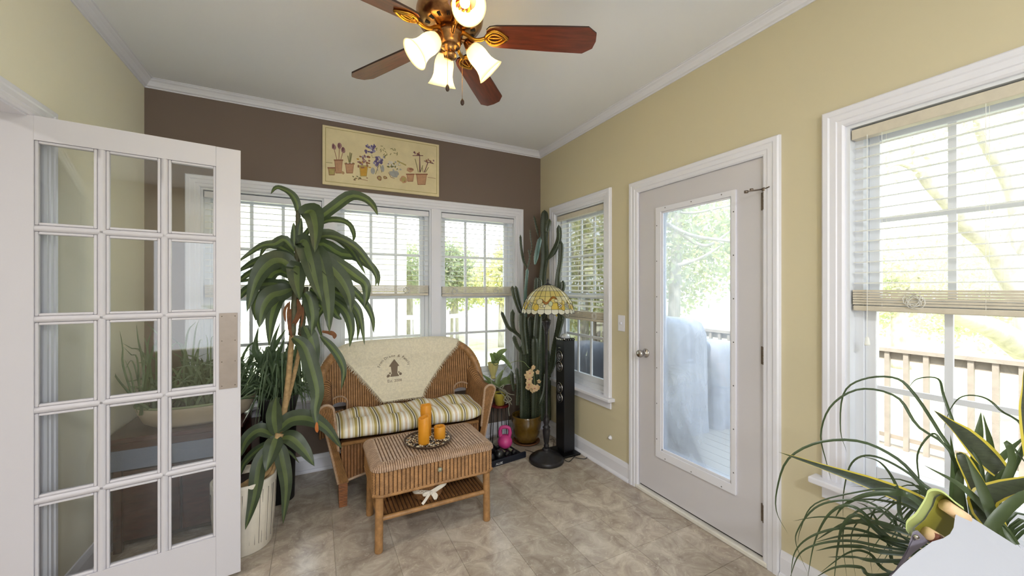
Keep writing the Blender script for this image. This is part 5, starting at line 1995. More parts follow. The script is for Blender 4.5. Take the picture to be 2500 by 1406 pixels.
DL = [
    ([(548, 300), (540, 220), (500, 150), (430, 105), (370, 95), (330, 145)], 46, 2.52, 2.40),
    ([(600, 330), (630, 290), (665, 300), (690, 430), (680, 610)], 125, 2.50, 2.36),
    ([(640, 400), (730, 330), (850, 240), (970, 160), (1080, 180), (1150, 240), (1185, 315)], 78, 2.50, 2.42),
    ([(640, 440), (760, 360), (880, 352), (960, 390), (995, 470), (985, 530)], 44, 2.52, 2.62),
    ([(560, 540), (600, 525), (640, 650), (690, 840), (742, 1010)], 118, 2.48, 2.36),
    ([(600, 640), (690, 620), (745, 780), (785, 1000), (800, 1250)], 122, 2.48, 2.34),
    ([(520, 760), (535, 730), (540, 850), (560, 985)], 108, 2.48, 2.38),
    ([(510, 760), (430, 680), (330, 690), (220, 820), (140, 1085)], 122, 2.49, 2.40),
    ([(520, 600), (440, 510), (360, 545), (250, 560), (60, 690)], 62, 2.52, 2.46),
    ([(520, 640), (450, 590), (380, 560), (290, 570), (240, 645)], 52, 2.54, 2.66),
    ([(515, 680), (430, 630), (330, 650), (200, 690), (40, 780)], 74, 2.52, 2.58),
    ([(500, 810), (430, 760), (350, 780), (290, 870), (235, 990)], 80, 2.52, 2.60),
    ([(490, 860), (400, 850), (300, 890), (190, 830), (60, 850)], 46, 2.54, 2.66),
    ([(500, 900), (420, 930), (330, 960), (265, 1060), (238, 1210)], 118, 2.48, 2.42),
    ([(505, 940), (430, 950), (370, 1010), (330, 1160), (318, 1360)], 86, 2.52, 2.56),
    ([(500, 930), (400, 900), (290, 930), (205, 1020), (212, 1160)], 66, 2.54, 2.64),
    ([(600, 560), (740, 470), (860, 490), (980, 600), (1090, 790)], 72, 2.52, 2.52),
    ([(610, 600), (740, 540), (880, 620), (1000, 640), (1100, 700), (1180, 780), (1190, 880)], 84, 2.54, 2.60),
    ([(620, 520), (760, 478), (880, 495), (1010, 570), (1110, 690), (1175, 800), (1165, 880)], 56, 2.50, 2.44),
    ([(610, 700), (740, 690), (870, 800), (950, 940), (972, 1095)], 118, 2.48, 2.40),
    ([(620, 760), (740, 760), (850, 870), (892, 1005)], 82, 2.52, 2.56),
    ([(620, 680), (740, 640), (840, 660), (905, 770)], 66, 2.54, 2.68),
    ([(620, 640), (760, 640), (900, 720), (1010, 800), (1085, 860), (1095, 960), (1075, 1060)], 84, 2.52, 2.50),
    ([(640, 900), (820, 990), (930, 1080), (972, 1220), (960, 1365)], 72, 2.50, 2.52),
    ([(640, 940), (790, 1010), (860, 1110), (895, 1145)], 66, 2.52, 2.60),
    ([(640, 860), (860, 930), (990, 1030), (1045, 1130), (1080, 1350)], 62, 2.50, 2.46),
    ([(640, 820), (900, 850), (1070, 1000), (1140, 1130), (1152, 1255)], 50, 2.52, 2.54),
    ([(640, 900), (880, 990), (1000, 1090), (1030, 1200), (1020, 1315)], 38, 2.54, 2.62),
    ([(600, 930), (640, 990), (665, 1130), (652, 1275)], 84, 2.50, 2.48),
    ([(600, 880), (560, 940), (520, 1010), (540, 1100)], 46, 2.56, 2.62),
    ([(520, 560), (520, 470), (512, 370)], 44, 2.52, 2.52),
    ([(560, 560), (600, 480), (655, 390)], 40, 2.54, 2.56),
    ([(550, 560), (560, 430), (575, 330)], 40, 2.50, 2.48),
    ([(630, 1000), (740, 1050), (700, 1150), (760, 1350)], 40, 2.56, 2.66),
    ([(500, 900), (330, 860), (150, 900), (60, 1000)], 70, 2.50, 2.56),
    ([(510, 720), (380, 720), (180, 770), (40, 870)], 66, 2.56, 2.70),
]
for i, (pts, w, Ya, Yb) in enumerate(DL):
    n = len(pts)
    P_ = [z1(x, y, Ya + (Yb - Ya) * (k / (n - 1)) ** 1.5) for k, (x, y) in enumerate(pts)]
    part('leaf', leaf(MB(), P_, w * pxw * 1.34, 18, fold=.22, wav=.035, seed=i), [m_dg, m_lg], dr_, smooth=True)
pxw3 = 2.18 / FPX / 3.7
for i, (pts, w, Ya, Yb) in enumerate([
    ([(600, 60), (650, 150), (690, 280), (722, 430)], 105, 2.52, 2.5),
    ([(500, 160), (600, 240), (665, 420), (720, 650), (700, 820), (715, 975)], 108, 2.50, 2.40),
    ([(750, 150), (850, 250), (930, 370), (960, 480), (935, 640)], 62, 2.52, 2.50),
    ([(350, 1040), (330, 900), (335, 780), (350, 695)], 98, 2.46, 2.44),
    ([(370, 1000), (480, 905), (640, 895), (800, 980), (945, 1170)], 125, 2.46, 2.46),
    ([(370, 1080), (480, 1070), (600, 1180), (695, 1325)], 108, 2.46, 2.38),
    ([(350, 1050), (310, 1180), (255, 1375)], 112, 2.45, 2.36),
    ([(330, 1050), (200, 1000), (80, 1090), (20, 1250)], 96, 2.46, 2.44),
    ([(370, 1120), (400, 1250), (440, 1500), (410, 1850)], 92, 2.46, 2.40),
    ([(320, 1120), (200, 1300), (150, 1600), (70, 1900)], 92, 2.45, 2.36),
    ([(370, 1150), (470, 1200), (560, 1300)], 22, 2.46, 2.50),
    ([(320, 1100), (180, 1180), (60, 1300), (20, 1420)], 60, 2.47, 2.52),
]):
    n = len(pts)
    P_ = [z3(x, y, Ya + (Yb - Ya) * (k / (n - 1))) for k, (x, y) in enumerate(pts)]
    lf = part('leaf', leaf(MB(), P_, w * pxw3 * 1.25, 18, fold=.22, wav=.03, seed=50 + i), [m_dg, m_lg], dr_, smooth=True)
    if i == 1:
        e = P_[-1]
        part('withered_tip', leaf(MB(), [e + Vector((0, -.003, .03)), e + Vector((0, -.004, -.005)), e + Vector((.004, 0, -.03))], .018, 8, stripe=False, prof='oval'), mat('orange_tip', (176, 100, 40), .6), lf, smooth=True)
m_dry = mat('dry_brown_leaf', (122, 78, 48), .7, var=.3, vscale=30, trans=.2)
for i, pts in enumerate(([(545, 980), (560, 1080), (520, 1200)], [(470, 1010), (440, 1080), (450, 1170)], [(490, 1060), (480, 1200), (500, 1290)], [(590, 1030), (585, 1120), (570, 1210)], [(740, 1240), (830, 1260), (840, 1300)], [(560, 1050), (540, 1130), (500, 1180)], [(480, 1000), (470, 1110), (480, 1250)])):
    part('dry_leaf', leaf(MB(), [z1(x, y, 2.50) for x, y in pts], (.026, .015, .018, .012, .028, .022, .016)[i], 10, stripe=False, prof='oval', wav=.12, seed=i), m_dry, dr_, smooth=True)

# ------------------------------------------------------------------ spiky plants in the tub behind the french door
TX, TY = -.625, 2.93
m_dw = mat('dark_mahogany', (64, 30, 24), .3, var=.3, vscale=8, stretch=(1, 1, 6), coat=.3)
tbn = root('plant_table', (TX, TY, 0), 'dark mahogany table with grey front panel behind the french door', 'table')
part('tabletop', MB().box(TX - .35, TX + .25, TY - .22, TY + .25, .585, .612), m_dw, tbn, bev=.004)
part('reflection_block', MB().box(TX - .30, TX + .20, TY - .16, TY + .20, .03, .44), mat('dark_reflection_brown', (34, 22, 20), .4, var=.2, vscale=8), tbn, bev=.004)  # added dark block, stands in for the dark reflections in the door glass
for k in (0, 1):
    part('reflection_block_front', MB().box(TX - .29 + k * .25, TX - .05 + k * .24, TY - .172, TY - .160, .05, .42), m_dw, tbn, bev=.004)  # fronts of the added dark block
part('apron', MB().box(TX - .33, TX + .23, TY - .20, TY - .18, .545, .585).box(TX - .33, TX + .23, TY + .21, TY + .23, .445, .585), m_dw, tbn)
part('front_panel', MB().box(TX - .33, TX + .23, TY - .206, TY - .186, .44, .545), mat('slate_grey_cloth', (112, 120, 138), .8, bump=.3, bscale=120), tbn)
for sx, sy in ((-.32, -.19), (.20, -.19), (-.32, .20), (.20, .20)):
    part('leg', MB().box(TX + sx - .0, TX + sx + .035, TY + sy, TY + sy + .035, 0, .585), m_dw, tbn, bev=.003)
tub = root('planter_tub', (TX, TY, .613), 'wide oval tan planter tub crowded with spiky green leaves', 'planter')
part('tub', MB().lathe([(0, 0), (.26, 0), (.30, .02), (.335, .085), (.345, .118), (.335, .120), (.322, .09), (0, .09)], (TX, TY, .613), 48, rx=.84, ry=.58), mat('tan_stoneware', (186, 172, 150), .5, var=.08), tub, smooth=True)
part('tub_rim', MB().tube([(TX + .340 * .84 * math.cos(a), TY + .340 * .58 * math.sin(a), .733) for a in [k * math.pi / 32 for k in range(65)]], .007, 8, caps=False), mat('moss_green_rim', (128, 140, 104), .5), tub, smooth=True)
part('soil', MB().lathe([(0, .098), (.325, .092)], (TX, TY, .613), 32, rx=.84, ry=.58), m_soil, tub)
m_alo = mat('aloe_green', (104, 122, 92), .4, var=.25, vscale=14, trans=.15)
m_alo2 = mat('grass_green', (74, 92, 62), .42, var=.25, vscale=14, trans=.15)
ra = random.Random(11)
for k in range(150):
    u = ra.uniform(-1, 1)
    bx, by = TX + u * .24, TY + ra.uniform(-.15, .15)
    az = ra.random() * 6.283
    out_ = ra.uniform(.05, .34)
    hgt = ra.uniform(.08, .30)
    if ra.random() < .16: hgt *= 1.5; out_ *= .6
    b = Vector((bx, by, .705))
    dv = Vector((math.cos(az), math.sin(az), 0))
    if b.x + dv.x * out_ < -.95: dv.x = abs(dv.x) * .4
    if b.y + dv.y * out_ > 3.22: dv.y = -abs(dv.y) * .6
    if b.y + dv.y * out_ < 2.5: dv.y *= .3
    mid = b + dv * out_ * .45 + Vector((0, 0, hgt * .8))
    tip = b + dv * out_ + Vector((0, 0, hgt * ra.uniform(.75, 1.15)))
    part('leaf', leaf(MB(), [b, mid, tip], ra.uniform(.012, .028), 8, prof='blade', stripe=False, fold=.4), m_alo if ra.random() < .6 else m_alo2, tub, smooth=True)
z5 = lambda x, y, Y: W(240 + x / 5.02, 780 + y / 5.02, Y=Y)
for i, (pts, w) in enumerate((([(330, 880), (310, 600), (298, 350), (262, 130)], 26), ([(440, 880), (480, 500), (400, 430), (305, 330)], 22), ([(240, 880), (215, 700), (182, 520)], 26),
                 ([(275, 880), (250, 740), (215, 600)], 18), ([(470, 870), (400, 690), (320, 480)], 24), ([(600, 870), (540, 500), (490, 260), (465, 40)], 30), ([(740, 640), (560, 440), (400, 350), (300, 290)], 26),
                 ([(660, 870), (600, 400), (660, 110)], 34), ([(700, 870), (610, 420), (560, 200)], 30), ([(860, 300), (700, 150), (560, 10)], 20), ([(1030, 520), (1080, 230), (1200, 20)], 32), ([(1110, 520), (1180, 220), (1232, 0)], 28),
                 ([(880, 800), (1000, 640), (1190, 510)], 36), ([(870, 420), (920, 310), (985, 285)], 24), ([(1180, 520), (1230, 330), (1280, 240)], 26), ([(1330, 640), (1340, 330), (1320, 180)], 22), ([(1380, 640), (1380, 300), (1420, 200)], 24), ([(560, 520), (430, 530), (330, 600)], 20))):
    Yq = 2.84 + .03 * (i % 4)
    P_ = [z5(x, y, Yq) for x, y in pts]
    P_[0].z = .71 if pts[0][1] > 500 else P_[0].z
    if P_[0].z < .72:
        P_[0].x = min(max(P_[0].x, TX - .25), TX + .25)
    part('leaf', leaf(MB(), P_, w / 5.02 * 2.2 / FPX, 12, prof='blade', stripe=False, fold=.4), m_alo, tub, smooth=True)
# spider-like grassy plant on the sill side, right of the door edge
gp = root('grassy_plant', (-.22, 2.98, 0), 'bushy grey green grass leaved plant behind the corn plant canes', 'potted plant')
part('stand', MB().lathe([(0, 0), (.095, 0), (.105, .49), (.112, .515), (0, .515)], (-.22, 2.98, 0), 32), mat('matte_black_stand', (24, 23, 24), .6), gp, smooth=True)
part('pot', MB().lathe([(0, .515), (.085, .515), (.12, .68), (.125, .69), (.118, .69), (.11, .67), (0, .67)], (-.22, 2.98, 0), 32), mat('charcoal_pot', (52, 50, 50), .5), gp, smooth=True)
for k in range(210):
    az = ra.random() * 6.283
    b = Vector((-.20 + .06 * math.cos(az), 2.98 + .06 * math.sin(az), .67))
    dv = Vector((math.cos(az), math.sin(az), 0))
    out_ = ra.uniform(.10, .46)
    up_ = ra.uniform(.05, .40) * (1 - out_ * .5)
    if dv.y > 0: out_ *= max(.25, 1 - dv.y * .62)
    if dv.x < 0: out_ *= (1 + .15 * dv.x)
    if dv.x > .2: out_ *= .42
    mid = b + dv * out_ * .5 + Vector((0, 0, up_))
    tip = b + dv * out_ + Vector((0, 0, up_ * ra.uniform(-.6, .9)))
    part('leaf', leaf(MB(), [b, mid, tip], ra.uniform(.010, .024), 9, prof='blade', stripe=False, fold=.35), m_alo if ra.random() < .45 else m_alo2, gp, smooth=True)
for (pts, w) in (([(200, 360), (160, 250), (190, 60)], .045), ([(260, 360), (330, 250), (440, 80)], .05), ([(300, 380), (370, 300), (430, 160)], .045), ([(320, 330), (330, 180), (390, 20)], .03), ([(340, 420), (460, 400), (600, 330)], .045), ([(300, 420), (420, 330), (620, 380)], .04)):
    P_ = [Vector((-.20, 2.96, .69))] + [z3(x, y, 2.92) for x, y in pts]
    part('broad_leaf', leaf(MB(), P_, w, 12, prof='snake', stripe=False, fold=.25), m_alo2, gp, smooth=True)

# ------------------------------------------------------------------ foreground at right: snake plant, grassy plant, folded chair
m_blk_pot = mat('grey_planter', (120, 118, 112), .5)
pst = root('plant_bench', (1.78, .24, 0), 'white painted plant bench under the large window', 'bench')
part('bench_top', MB().box(1.60, 1.95, -.10, .48, .47, .50), m_trim, pst, bev=.004)
for x in (1.62, 1.90):
    for y in (-.08, .43):
        part('leg', MB().box(x, x + .03, y, y + .03, 0, .47), m_trim, pst)
gpx, gpy = 1.55, .33
snp = root('snake_plant', (1.80, .17, .50), 'dark green snake plant with yellow leaf edges below the large window', 'potted plant')
part('pot', MB().lathe([(0, 0), (.07, 0), (.092, .13), (.096, .14), (.09, .14), (.085, .125), (0, .125)], (1.80, .17, .50), 32), m_blk_pot, snp, smooth=True)
m_snk = mat('snake_leaf_dark', (46, 54, 34), .35, var=.4, vscale=40, stretch=(1, 1, 5))
m_sny = mat('snake_leaf_edge', (196, 178, 66), .4, trans=.3)
m_blade = mat('grass_blade_dark', (60, 74, 48), .35, var=.2, vscale=12, trans=.2)
m_blade2 = mat('strap_leaf', (68, 82, 50), .38, var=.2, vscale=12, trans=.25)


def bl_(name, pts, wpx, ta, tb_, parent, mts, stripe=False, prof='blade', n=16, fold=.25, base=None):
    P_ = [W(x, y, t=ta + (tb_ - ta) * k / (len(pts) - 1)) for k, (x, y) in enumerate(pts)]
    if base is not None:
        P_.insert(0, Vector(base))
    for p in P_:
        p.x = min(p.x, 1.95 if p.y > .9 or p.z < .56 else 1.985)
    return part(name, leaf(MB(), P_, wpx * (ta + tb_) / 2 / FPX, n, prof=prof, stripe=stripe, fold=fold, inner=.78), mts, parent, smooth=True)


SNK = [([(2330, 1290), (2240, 1230), (2120, 1180), (1900, 1103)], 46, 1.12, 1.20),
       ([(2440, 1150), (2400, 1110), (2350, 1060), (2279, 1001)], 52, 1.12, 1.16),
       ([(2470, 1330), (2430, 1290), (2400, 1220), (2500, 1180), (2620, 1150)], 50, 1.05, 1.05),
       ([(2560, 1250), (2525, 1050), (2500, 900)], 46, 1.05, 1.08),
       ([(2430, 1300), (2400, 1220), (2350, 1120), (2335, 1105)], 34, 1.08, 1.12)]
for p_, w, a, b in SNK:
    bl_('leaf', p_, w, a, b, snp, [m_sny, m_snk], True, 'snake')
for p_, w, a, b in (([(2480, 1330), (2440, 1280), (2350, 1190), (2255, 1135)], 26, 1.0, 1.08), ([(2440, 1310), (2400, 1200), (2355, 1105)], 30, 1.0, 1.06), ([(2340, 1300), (2340, 1200), (2350, 1110)], 26, 1.1, 1.12),
                    ([(2385, 1300), (2375, 1200), (2390, 1060), (2395, 1005)], 26, 1.14, 1.18), ([(2420, 1200), (2420, 1100), (2400, 1010)], 18, 1.16, 1.2), ([(2380, 1280), (2430, 1140), (2520, 1050)], 22, 1.14, 1.2),
                    ([(2400, 1270), (2460, 1160), (2540, 1030)], 24, 1.16, 1.2), ([(2400, 1300), (2430, 1180), (2500, 1090)], 14, 1.12, 1.2), ([(2350, 1310), (2330, 1230), (2330, 1150), (2320, 1060)], 22, 1.18, 1.2),
                    ([(2420, 1240), (2470, 1130), (2460, 1080), (2520, 1150)], 18, 1.08, 1.1), ([(2440, 1350), (2420, 1290), (2500, 1210), (2600, 1190)], 34, .98, 1.0)):
    bl_('leaf', p_, w * .72, a, b, snp, m_blade2, False, 'snake')
pny = root('ponytail_plant', (1.70, .38, .50), 'arching thin leaved grassy plant in front of the large window sill', 'potted plant')
part('pot', MB().lathe([(0, 0), (.055, 0), (.075, .11), (.079, .118), (.073, .118), (.068, .10), (0, .10)], (1.70, .38, .50), 32), m_blk_pot, pny, smooth=True)
rs_ = W(2300, 1320, t=1.05)
PNY = [
    ([(2330, 1130), (2290, 1050), (2230, 960), (2185, 923), (2110, 925), (2060, 960), (2052, 1050), (2068, 1105)], 9, 1.15, 1.3),
    ([(2330, 1120), (2240, 1040), (2190, 970), (2100, 950), (2030, 990), (2004, 1060), (2018, 1130), (2030, 1175)], 8, 1.15, 1.3),
    ([(2310, 1230), (2250, 1180), (2190, 1120), (2100, 1078), (2000, 1080), (1925, 1120), (1898, 1190), (1896, 1250), (1925, 1305)], 10, 1.1, 1.28),
    ([(2260, 1200), (2210, 1150), (2130, 1113), (2080, 1130), (2060, 1200), (2058, 1270)], 8, 1.15, 1.28),
    ([(2215, 1290), (2190, 1190), (2150, 1130), (2100, 1113)], 10, 1.1, 1.3),
    ([(2400, 1160), (2340, 1060), (2305, 970), (2290, 925), (2240, 925), (2215, 950)], 8, 1.12, 1.3),
    ([(2500, 1080), (2440, 1000), (2400, 970), (2350, 968), (2320, 1000), (2300, 1060)], 6, 1.1, 1.25),
    ([(2340, 1150), (2300, 1080), (2275, 1060), (2240, 1110), (2245, 1200), (2225, 1280)], 7, 1.12, 1.2),
    ([(2240, 1225), (2180, 1205), (2110, 1210), (2060, 1235), (2038, 1265)], 18, 1.05, 1.15),
    ([(2240, 1250), (2170, 1225), (2100, 1220), (2030, 1240)], 9, 1.08, 1.2),
    ([(2210, 1300), (2130, 1275), (2060, 1280), (1990, 1320)], 18, 1.0, 1.12),
    ([(2210, 1325), (2140, 1310), (2060, 1308), (1985, 1325)], 13, 1.0, 1.12),
    ([(2170, 1350), (2100, 1335), (2040, 1335), (1990, 1345)], 14, .98, 1.1),
    ([(2160, 1370), (2080, 1360), (2020, 1360)], 12, .97, 1.08),
    ([(2215, 1300), (2130, 1230), (2050, 1222), (1990, 1240), (1950, 1290), (1944, 1330), (1975, 1406)], 7, 1.08, 1.2),
    ([(2200, 1310), (2080, 1270), (2000, 1262), (1935, 1272)], 8, 1.06, 1.2),
    ([(2190, 1330), (2100, 1260), (2060, 1280), (2045, 1340), (2035, 1430)], 12, 1.03, 1.1),
    ([(2200, 1330), (2090, 1240), (2030, 1250), (1990, 1320), (1970, 1420)], 10, 1.04, 1.15),
    ([(2180, 1340), (2060, 1320), (1960, 1345), (1925, 1420)], 9, 1.0, 1.12),
    ([(2210, 1280), (2120, 1240), (2060, 1290), (2068, 1420)], 7, 1.04, 1.1),
    ([(2220, 1280), (2140, 1250), (2080, 1300), (2090, 1420)], 6, 1.04, 1.1),
    ([(2200, 1380), (2170, 1330), (2130, 1270), (2080, 1240)], 9, 1.0, 1.1),
    ([(2230, 1300), (2160, 1290), (2120, 1240), (2090, 1225)], 9, 1.06, 1.15),
    ([(2150, 1406), (2100, 1385), (2040, 1385), (1990, 1410)], 12, .97, 1.05),
    ([(2190, 1400), (2120, 1350), (2070, 1350), (2000, 1400)], 10, .97, 1.08),
    ([(2210, 1340), (2120, 1300), (2050, 1290), (1980, 1310), (1940, 1350), (1930, 1420)], 9, 1.02, 1.16),
    ([(2215, 1320), (2180, 1260), (2140, 1240), (2120, 1300), (2130, 1410)], 7, 1.05, 1.08),
    ([(2240, 1230), (2180, 1195), (2100, 1200), (1990, 1230), (1955, 1290), (1947, 1330)], 6, 1.1, 1.25),
]
for p_, w, a, b in PNY:
    bl_('leaf', [(2335, 1400)] * 0 + p_, w * 1.05, a, b, pny, m_blade, False, 'blade', n=34, fold=.3, base=(1.70, .38, .61))
for k in range(26):   # inner leaves joining the crown to the pot
    az = ra.random() * 6.283
    b = Vector((1.70 + .03 * math.cos(az), .38 + .03 * math.sin(az), .60))
    dv = Vector((math.cos(az), math.sin(az), 0))
    o_ = ra.uniform(.1, .26)
    if b.x + dv.x * o_ > 1.9: o_ *= .5
    part('leaf', leaf(MB(), [b, b + dv * o_ * .4 + Vector((0, 0, .16)), b + dv * o_ + Vector((0, 0, ra.uniform(-.1, .15)))], .010, 10, prof='blade', stripe=False, fold=.3), m_blade, pny, smooth=True)

# white folded chair panel with green end bracket
fc_ = root('folded_chair', W(2420, 1420, t=.80), 'white padded folded chair with lime green end bracket and wooden dowels', 'chair')
def fp(x, y, t=.80): return W(x, y, t=t)
ol = [(2140, 1440), (2200, 1378), (2240, 1345), (2275, 1320), (2302, 1312), (2318, 1302), (2327, 1286), (2330, 1262), (2334, 1248), (2342, 1245), (2360, 1254), (2420, 1292), (2500, 1342), (2600, 1400), (2640, 1520), (2300, 1560)]
tt = lambda x, y: .86 - (y - 1250) * .00045 + (x - 2330) * .0001
fr_ = [W(x, y, t=tt(x, y)) for x, y in ol]
nrm = (fr_[3] - fr_[0]).cross(fr_[10] - fr_[0]).normalized()
if nrm.dot(-ray(2300, 1350)) > 0: nrm = -nrm
part('white_panel', MB().poly(fr_, nrm * .035), mat('white_padded_vinyl', (164, 165, 174), .45), fc_, bev=.008)
gp_ = [(2211, 1290), (2214, 1270), (2236, 1250), (2258, 1215), (2266, 1196), (2284, 1192), (2304, 1200), (2330, 1222), (2352, 1238)]
gi = [(2228, 1312), (2232, 1290), (2258, 1270), (2276, 1240), (2284, 1214), (2296, 1206), (2312, 1212), (2330, 1228), (2346, 1244)]
fr2 = [W(x, y, t=.86) for x, y in gp_]
bk2 = [W(x, y, t=.905) for x, y in gi]
gcb = MB()
c1, c2 = bez(fr2, 40), bez(bk2, 40)
nk = (fp(2260, 1300, .86) - fp(2240, 1240, .86)).normalized() * .006
rows = [[tuple(p) for p in c1], [tuple(p) for p in c2], [tuple(p + nk) for p in c2], [tuple(p + nk) for p in c1], [tuple(p) for p in c1]]
gcb.grid(rows)
part('green_bracket', gcb, mat('lime_green_plastic', (178, 190, 122), .3, coat=.3), fc_, smooth=False)
ins = [(2232, 1290), (2258, 1268), (2278, 1236), (2286, 1214), (2300, 1206), (2318, 1214), (2334, 1232), (2334, 1262), (2330, 1288), (2316, 1306), (2290, 1318), (2262, 1322)]
part('green_side_plate', MB().poly([W(x, y, t=.885) for x, y in ins], ray(2290, 1270).normalized() * .010), mat('olive_green_plastic', (128, 122, 44), .4), fc_, bev=.001)
for (x, y, t0, dx, dy) in ((2306, 1232, .872, 50, 34), (2262, 1300, .872, 44, 26)):
    p0, p1 = W(x, y, t=t0), W(x + dx, y + dy, t=t0 - .006)
    part('wooden_dowel', MB().tube([p0, p1], .0135, 16), mat('pale_dowel', (222, 188, 148), .6, var=.12, vscale=30), fc_, smooth=True)
part('dowel_end', MB().tube([W(2276, 1312, t=.862), W(2292, 1318, t=.862)], .012, 14), mat('dark_red_wood', (120, 66, 50), .6), fc_, smooth=True)
gs = [(2228, 1298), (2240, 1294), (2268, 1322), (2230, 1350), (2180, 1402), (2150, 1440), (2130, 1440), (2196, 1385), (2215, 1340)]
part('grey_strap', MB().poly([W(x, y, t=.868) for x, y in gs], ray(2200, 1350).normalized() * .006), mat('mauve_grey_webbing', (140, 134, 150), .7, bump=.4, bscale=200), fc_, bev=.001)
part('rivet', MB().ball(W(2237, 1311, t=.864), .0055, 12), m_nickel, fc_, smooth=True)

# ------------------------------------------------------------------ outdoors: deck, railing, grill, house, trees
ZD = -.14
m_deck = mat('weathered_deck_board', (150, 144, 138), .8, var=.14, vscale=6, stretch=(14, 1, 1))
m_rw = mat('weathered_rail_wood', (146, 134, 122), .8, var=.14, vscale=9)
dk = root('deck', (3.6, 2.5, ZD), 'weathered wooden deck outside the glazed door', 'deck')
me_bd = None
bx_ = XR + TH + .02
k = 0
while bx_ + .137 < 5.05:
    if me_bd is None:
        o = part('deck_board', MB().box(0, .135, -3.0, 6.2, -.03, 0), m_deck, dk, loc=(bx_, 0, ZD))
        me_bd = o.data
    else:
        inst('deck_board', me_bd, dk, loc=(bx_, 0, ZD))
    bx_ += .141
part('deck_skirt', MB().box(5.05, 5.08, -3, 6.2, ZD - .9, ZD - .0), m_rw, dk)
rl = root('deck_railing', (5.0, 1.6, ZD), 'weathered wooden deck railing seen through the door and large window', 'railing')
part('top_rail', MB().box(4.93, 5.07, -3, 6.2, .785, .82), m_rw, rl)
part('upper_rail_board', MB().box(4.985, 5.02, -3, 6.2, .705, .785), m_rw, rl)
part('lower_rail', MB().box(4.985, 5.02, -3, 6.2, -.06, -.02), m_rw, rl)
me_b = None
y = -2.9
k = 0
while y < 6.15:
    if me_b is None:
        o = part('baluster', MB().box(-.018, .018, -.018, .018, ZD, .785), m_rw, rl, loc=(4.965, y, 0))
        me_b = o.data
    else:
        inst('baluster', me_b, rl, loc=(4.965, y, 0))
    y += .134
for y in (-2, -.2, 1.9, 4.0, 6.1):
    part('post', MB().box(5.02, 5.11, y - .045, y + .045, ZD, .79), m_rw, rl)
# covered grill and smaller covered cooker
m_cov = mat('slate_grey_cover', (138, 140, 150), .6, var=.15, vscale=6, bump=.8, bscale=9)
def cover(name, label, c, sx, sy, h, seed, top=.12, rz=0):
    rr = random.Random(seed)
    o = root(name, c, label, 'grill')
    nz, na = 22, 64
    P = []
    for i in range(nz + 1):
        f = i / nz
        row = []
        for j in range(na):
            a = 2 * math.pi * j / na
            n4 = (abs(math.cos(a)) ** 5 + abs(math.sin(a)) ** 5) ** (-1 / 5)
            fold = 1 + (1 - f) * .035 * math.sin(a * 9 + seed + 2 * math.sin(a * 4)) + .02 * math.sin(a * 17 + f * 3)
            if f < .85:
                q, z = 1.04 - .05 * f, h * (f / .85) * (1 - top)
            else:
                g = (f - .85) / .15
                q, z = (1 - .05 * .85) * math.sqrt(max(0, 1 - g ** 2.2)), h * (1 - top) + h * top * math.sin(g * math.pi / 2)
            row.append((c[0] + sx * n4 * math.cos(a) * q * fold, c[1] + sy * n4 * math.sin(a) * q * fold, c[2] + max(0, z)))
        P.append(row)
    part('cover', MB().grid(P, wrap=True), m_cov, o, smooth=True)
    return o
g1 = cover('covered_grill', 'large barbecue under grey fabric cover outside the glazed door', (3.52, 3.12, ZD), .30, .42, 1.22, 2)
cover('covered_smoker', 'smaller grey covered cooker outside, beside the large covered barbecue', (4.06, 2.86, ZD), .20, .20, .95, 5)
cover('covered_tub', 'grey covered round tub outside the small window', (3.15, 3.98, ZD), .27, .30, .84, 8)
# patio table with white cloth far back
pt_ = root('patio_table', (7.4, 3.4, -.7), 'white patio table outside beyond the deck railing', 'table')
part('tabletop', MB().lathe([(0, 0), (.6, 0), (.62, .02), (.6, .05), (0, .05)], (7.4, 3.4, .15), 32), m_trim, pt_)
for k in range(4):
    a = k * math.pi / 2 + .6
    part('leg', MB().tube([(7.4 + .4 * math.cos(a), 3.4 + .4 * math.sin(a), .15), (7.4 + .5 * math.cos(a), 3.4 + .5 * math.sin(a), -.9)], .03, 8), m_trim, pt_)
# white porch railing behind the back windows
wr = root('porch_railing', (1.2, 5.2, 0), 'white porch railing outside the back windows', 'railing')
m_white = mat('bright_white_paint', (238, 236, 232), .6)
part('top_rail', MB().box(-1.6, 2.1, 5.15, 5.25, .98, 1.03), m_white, wr)
part('lower_rail', MB().box(-1.6, 2.1, 5.17, 5.23, .18, .23), m_white, wr)
for x in np.arange(-1.6, 2.1, .8):
    part('post', MB().box(x - .045, x + .045, 5.155, 5.245, -.9, .98), m_white, wr)
for x in np.arange(-1.45, 2.1, .2):
    part('baluster', MB().box(x - .012, x + .012, 5.19, 5.21, .23, .98), m_white, wr)
# patio chair
pc2 = root('patio_chair', (.75, 4.75, -.9), 'pale patio armchair outside the middle back window', 'chair')
part('porch_floor', MB().box(-1.7, 2.05, 3.50, 5.3, ZD - .05, ZD), m_deck, None, kind='structure')
part('seat', MB().box(.55, 1.0, 4.5, 4.95, .28, .32), m_white, pc2)
part('backrest', MB().poly([(.55, 4.97, .32), (1.0, 4.97, .32), (1.0, 5.08, .95), (.55, 5.08, .95)], (0, .02, 0)), m_white, pc2)
for x in (.56, .97):
    for y in (4.52, 4.93):
        part('leg', MB().box(x, x + .03, y, y + .03, ZD, .30), m_white, pc2)
    part('armrest', MB().box(x - .02, x + .05, 4.5, 5.0, .52, .545), m_white, pc2)
# ground
m_grass = mat('sunlit_grass', (170, 178, 132), .95, var=.2, vscale=1.2, rgb2=(206, 202, 168))
part('ground', MB().box(-60, 70, 3.46, 80, -1.0, -.9).box(5.1, 70, -60, 3.46, -1.0, -.9), m_grass, None, kind='structure')
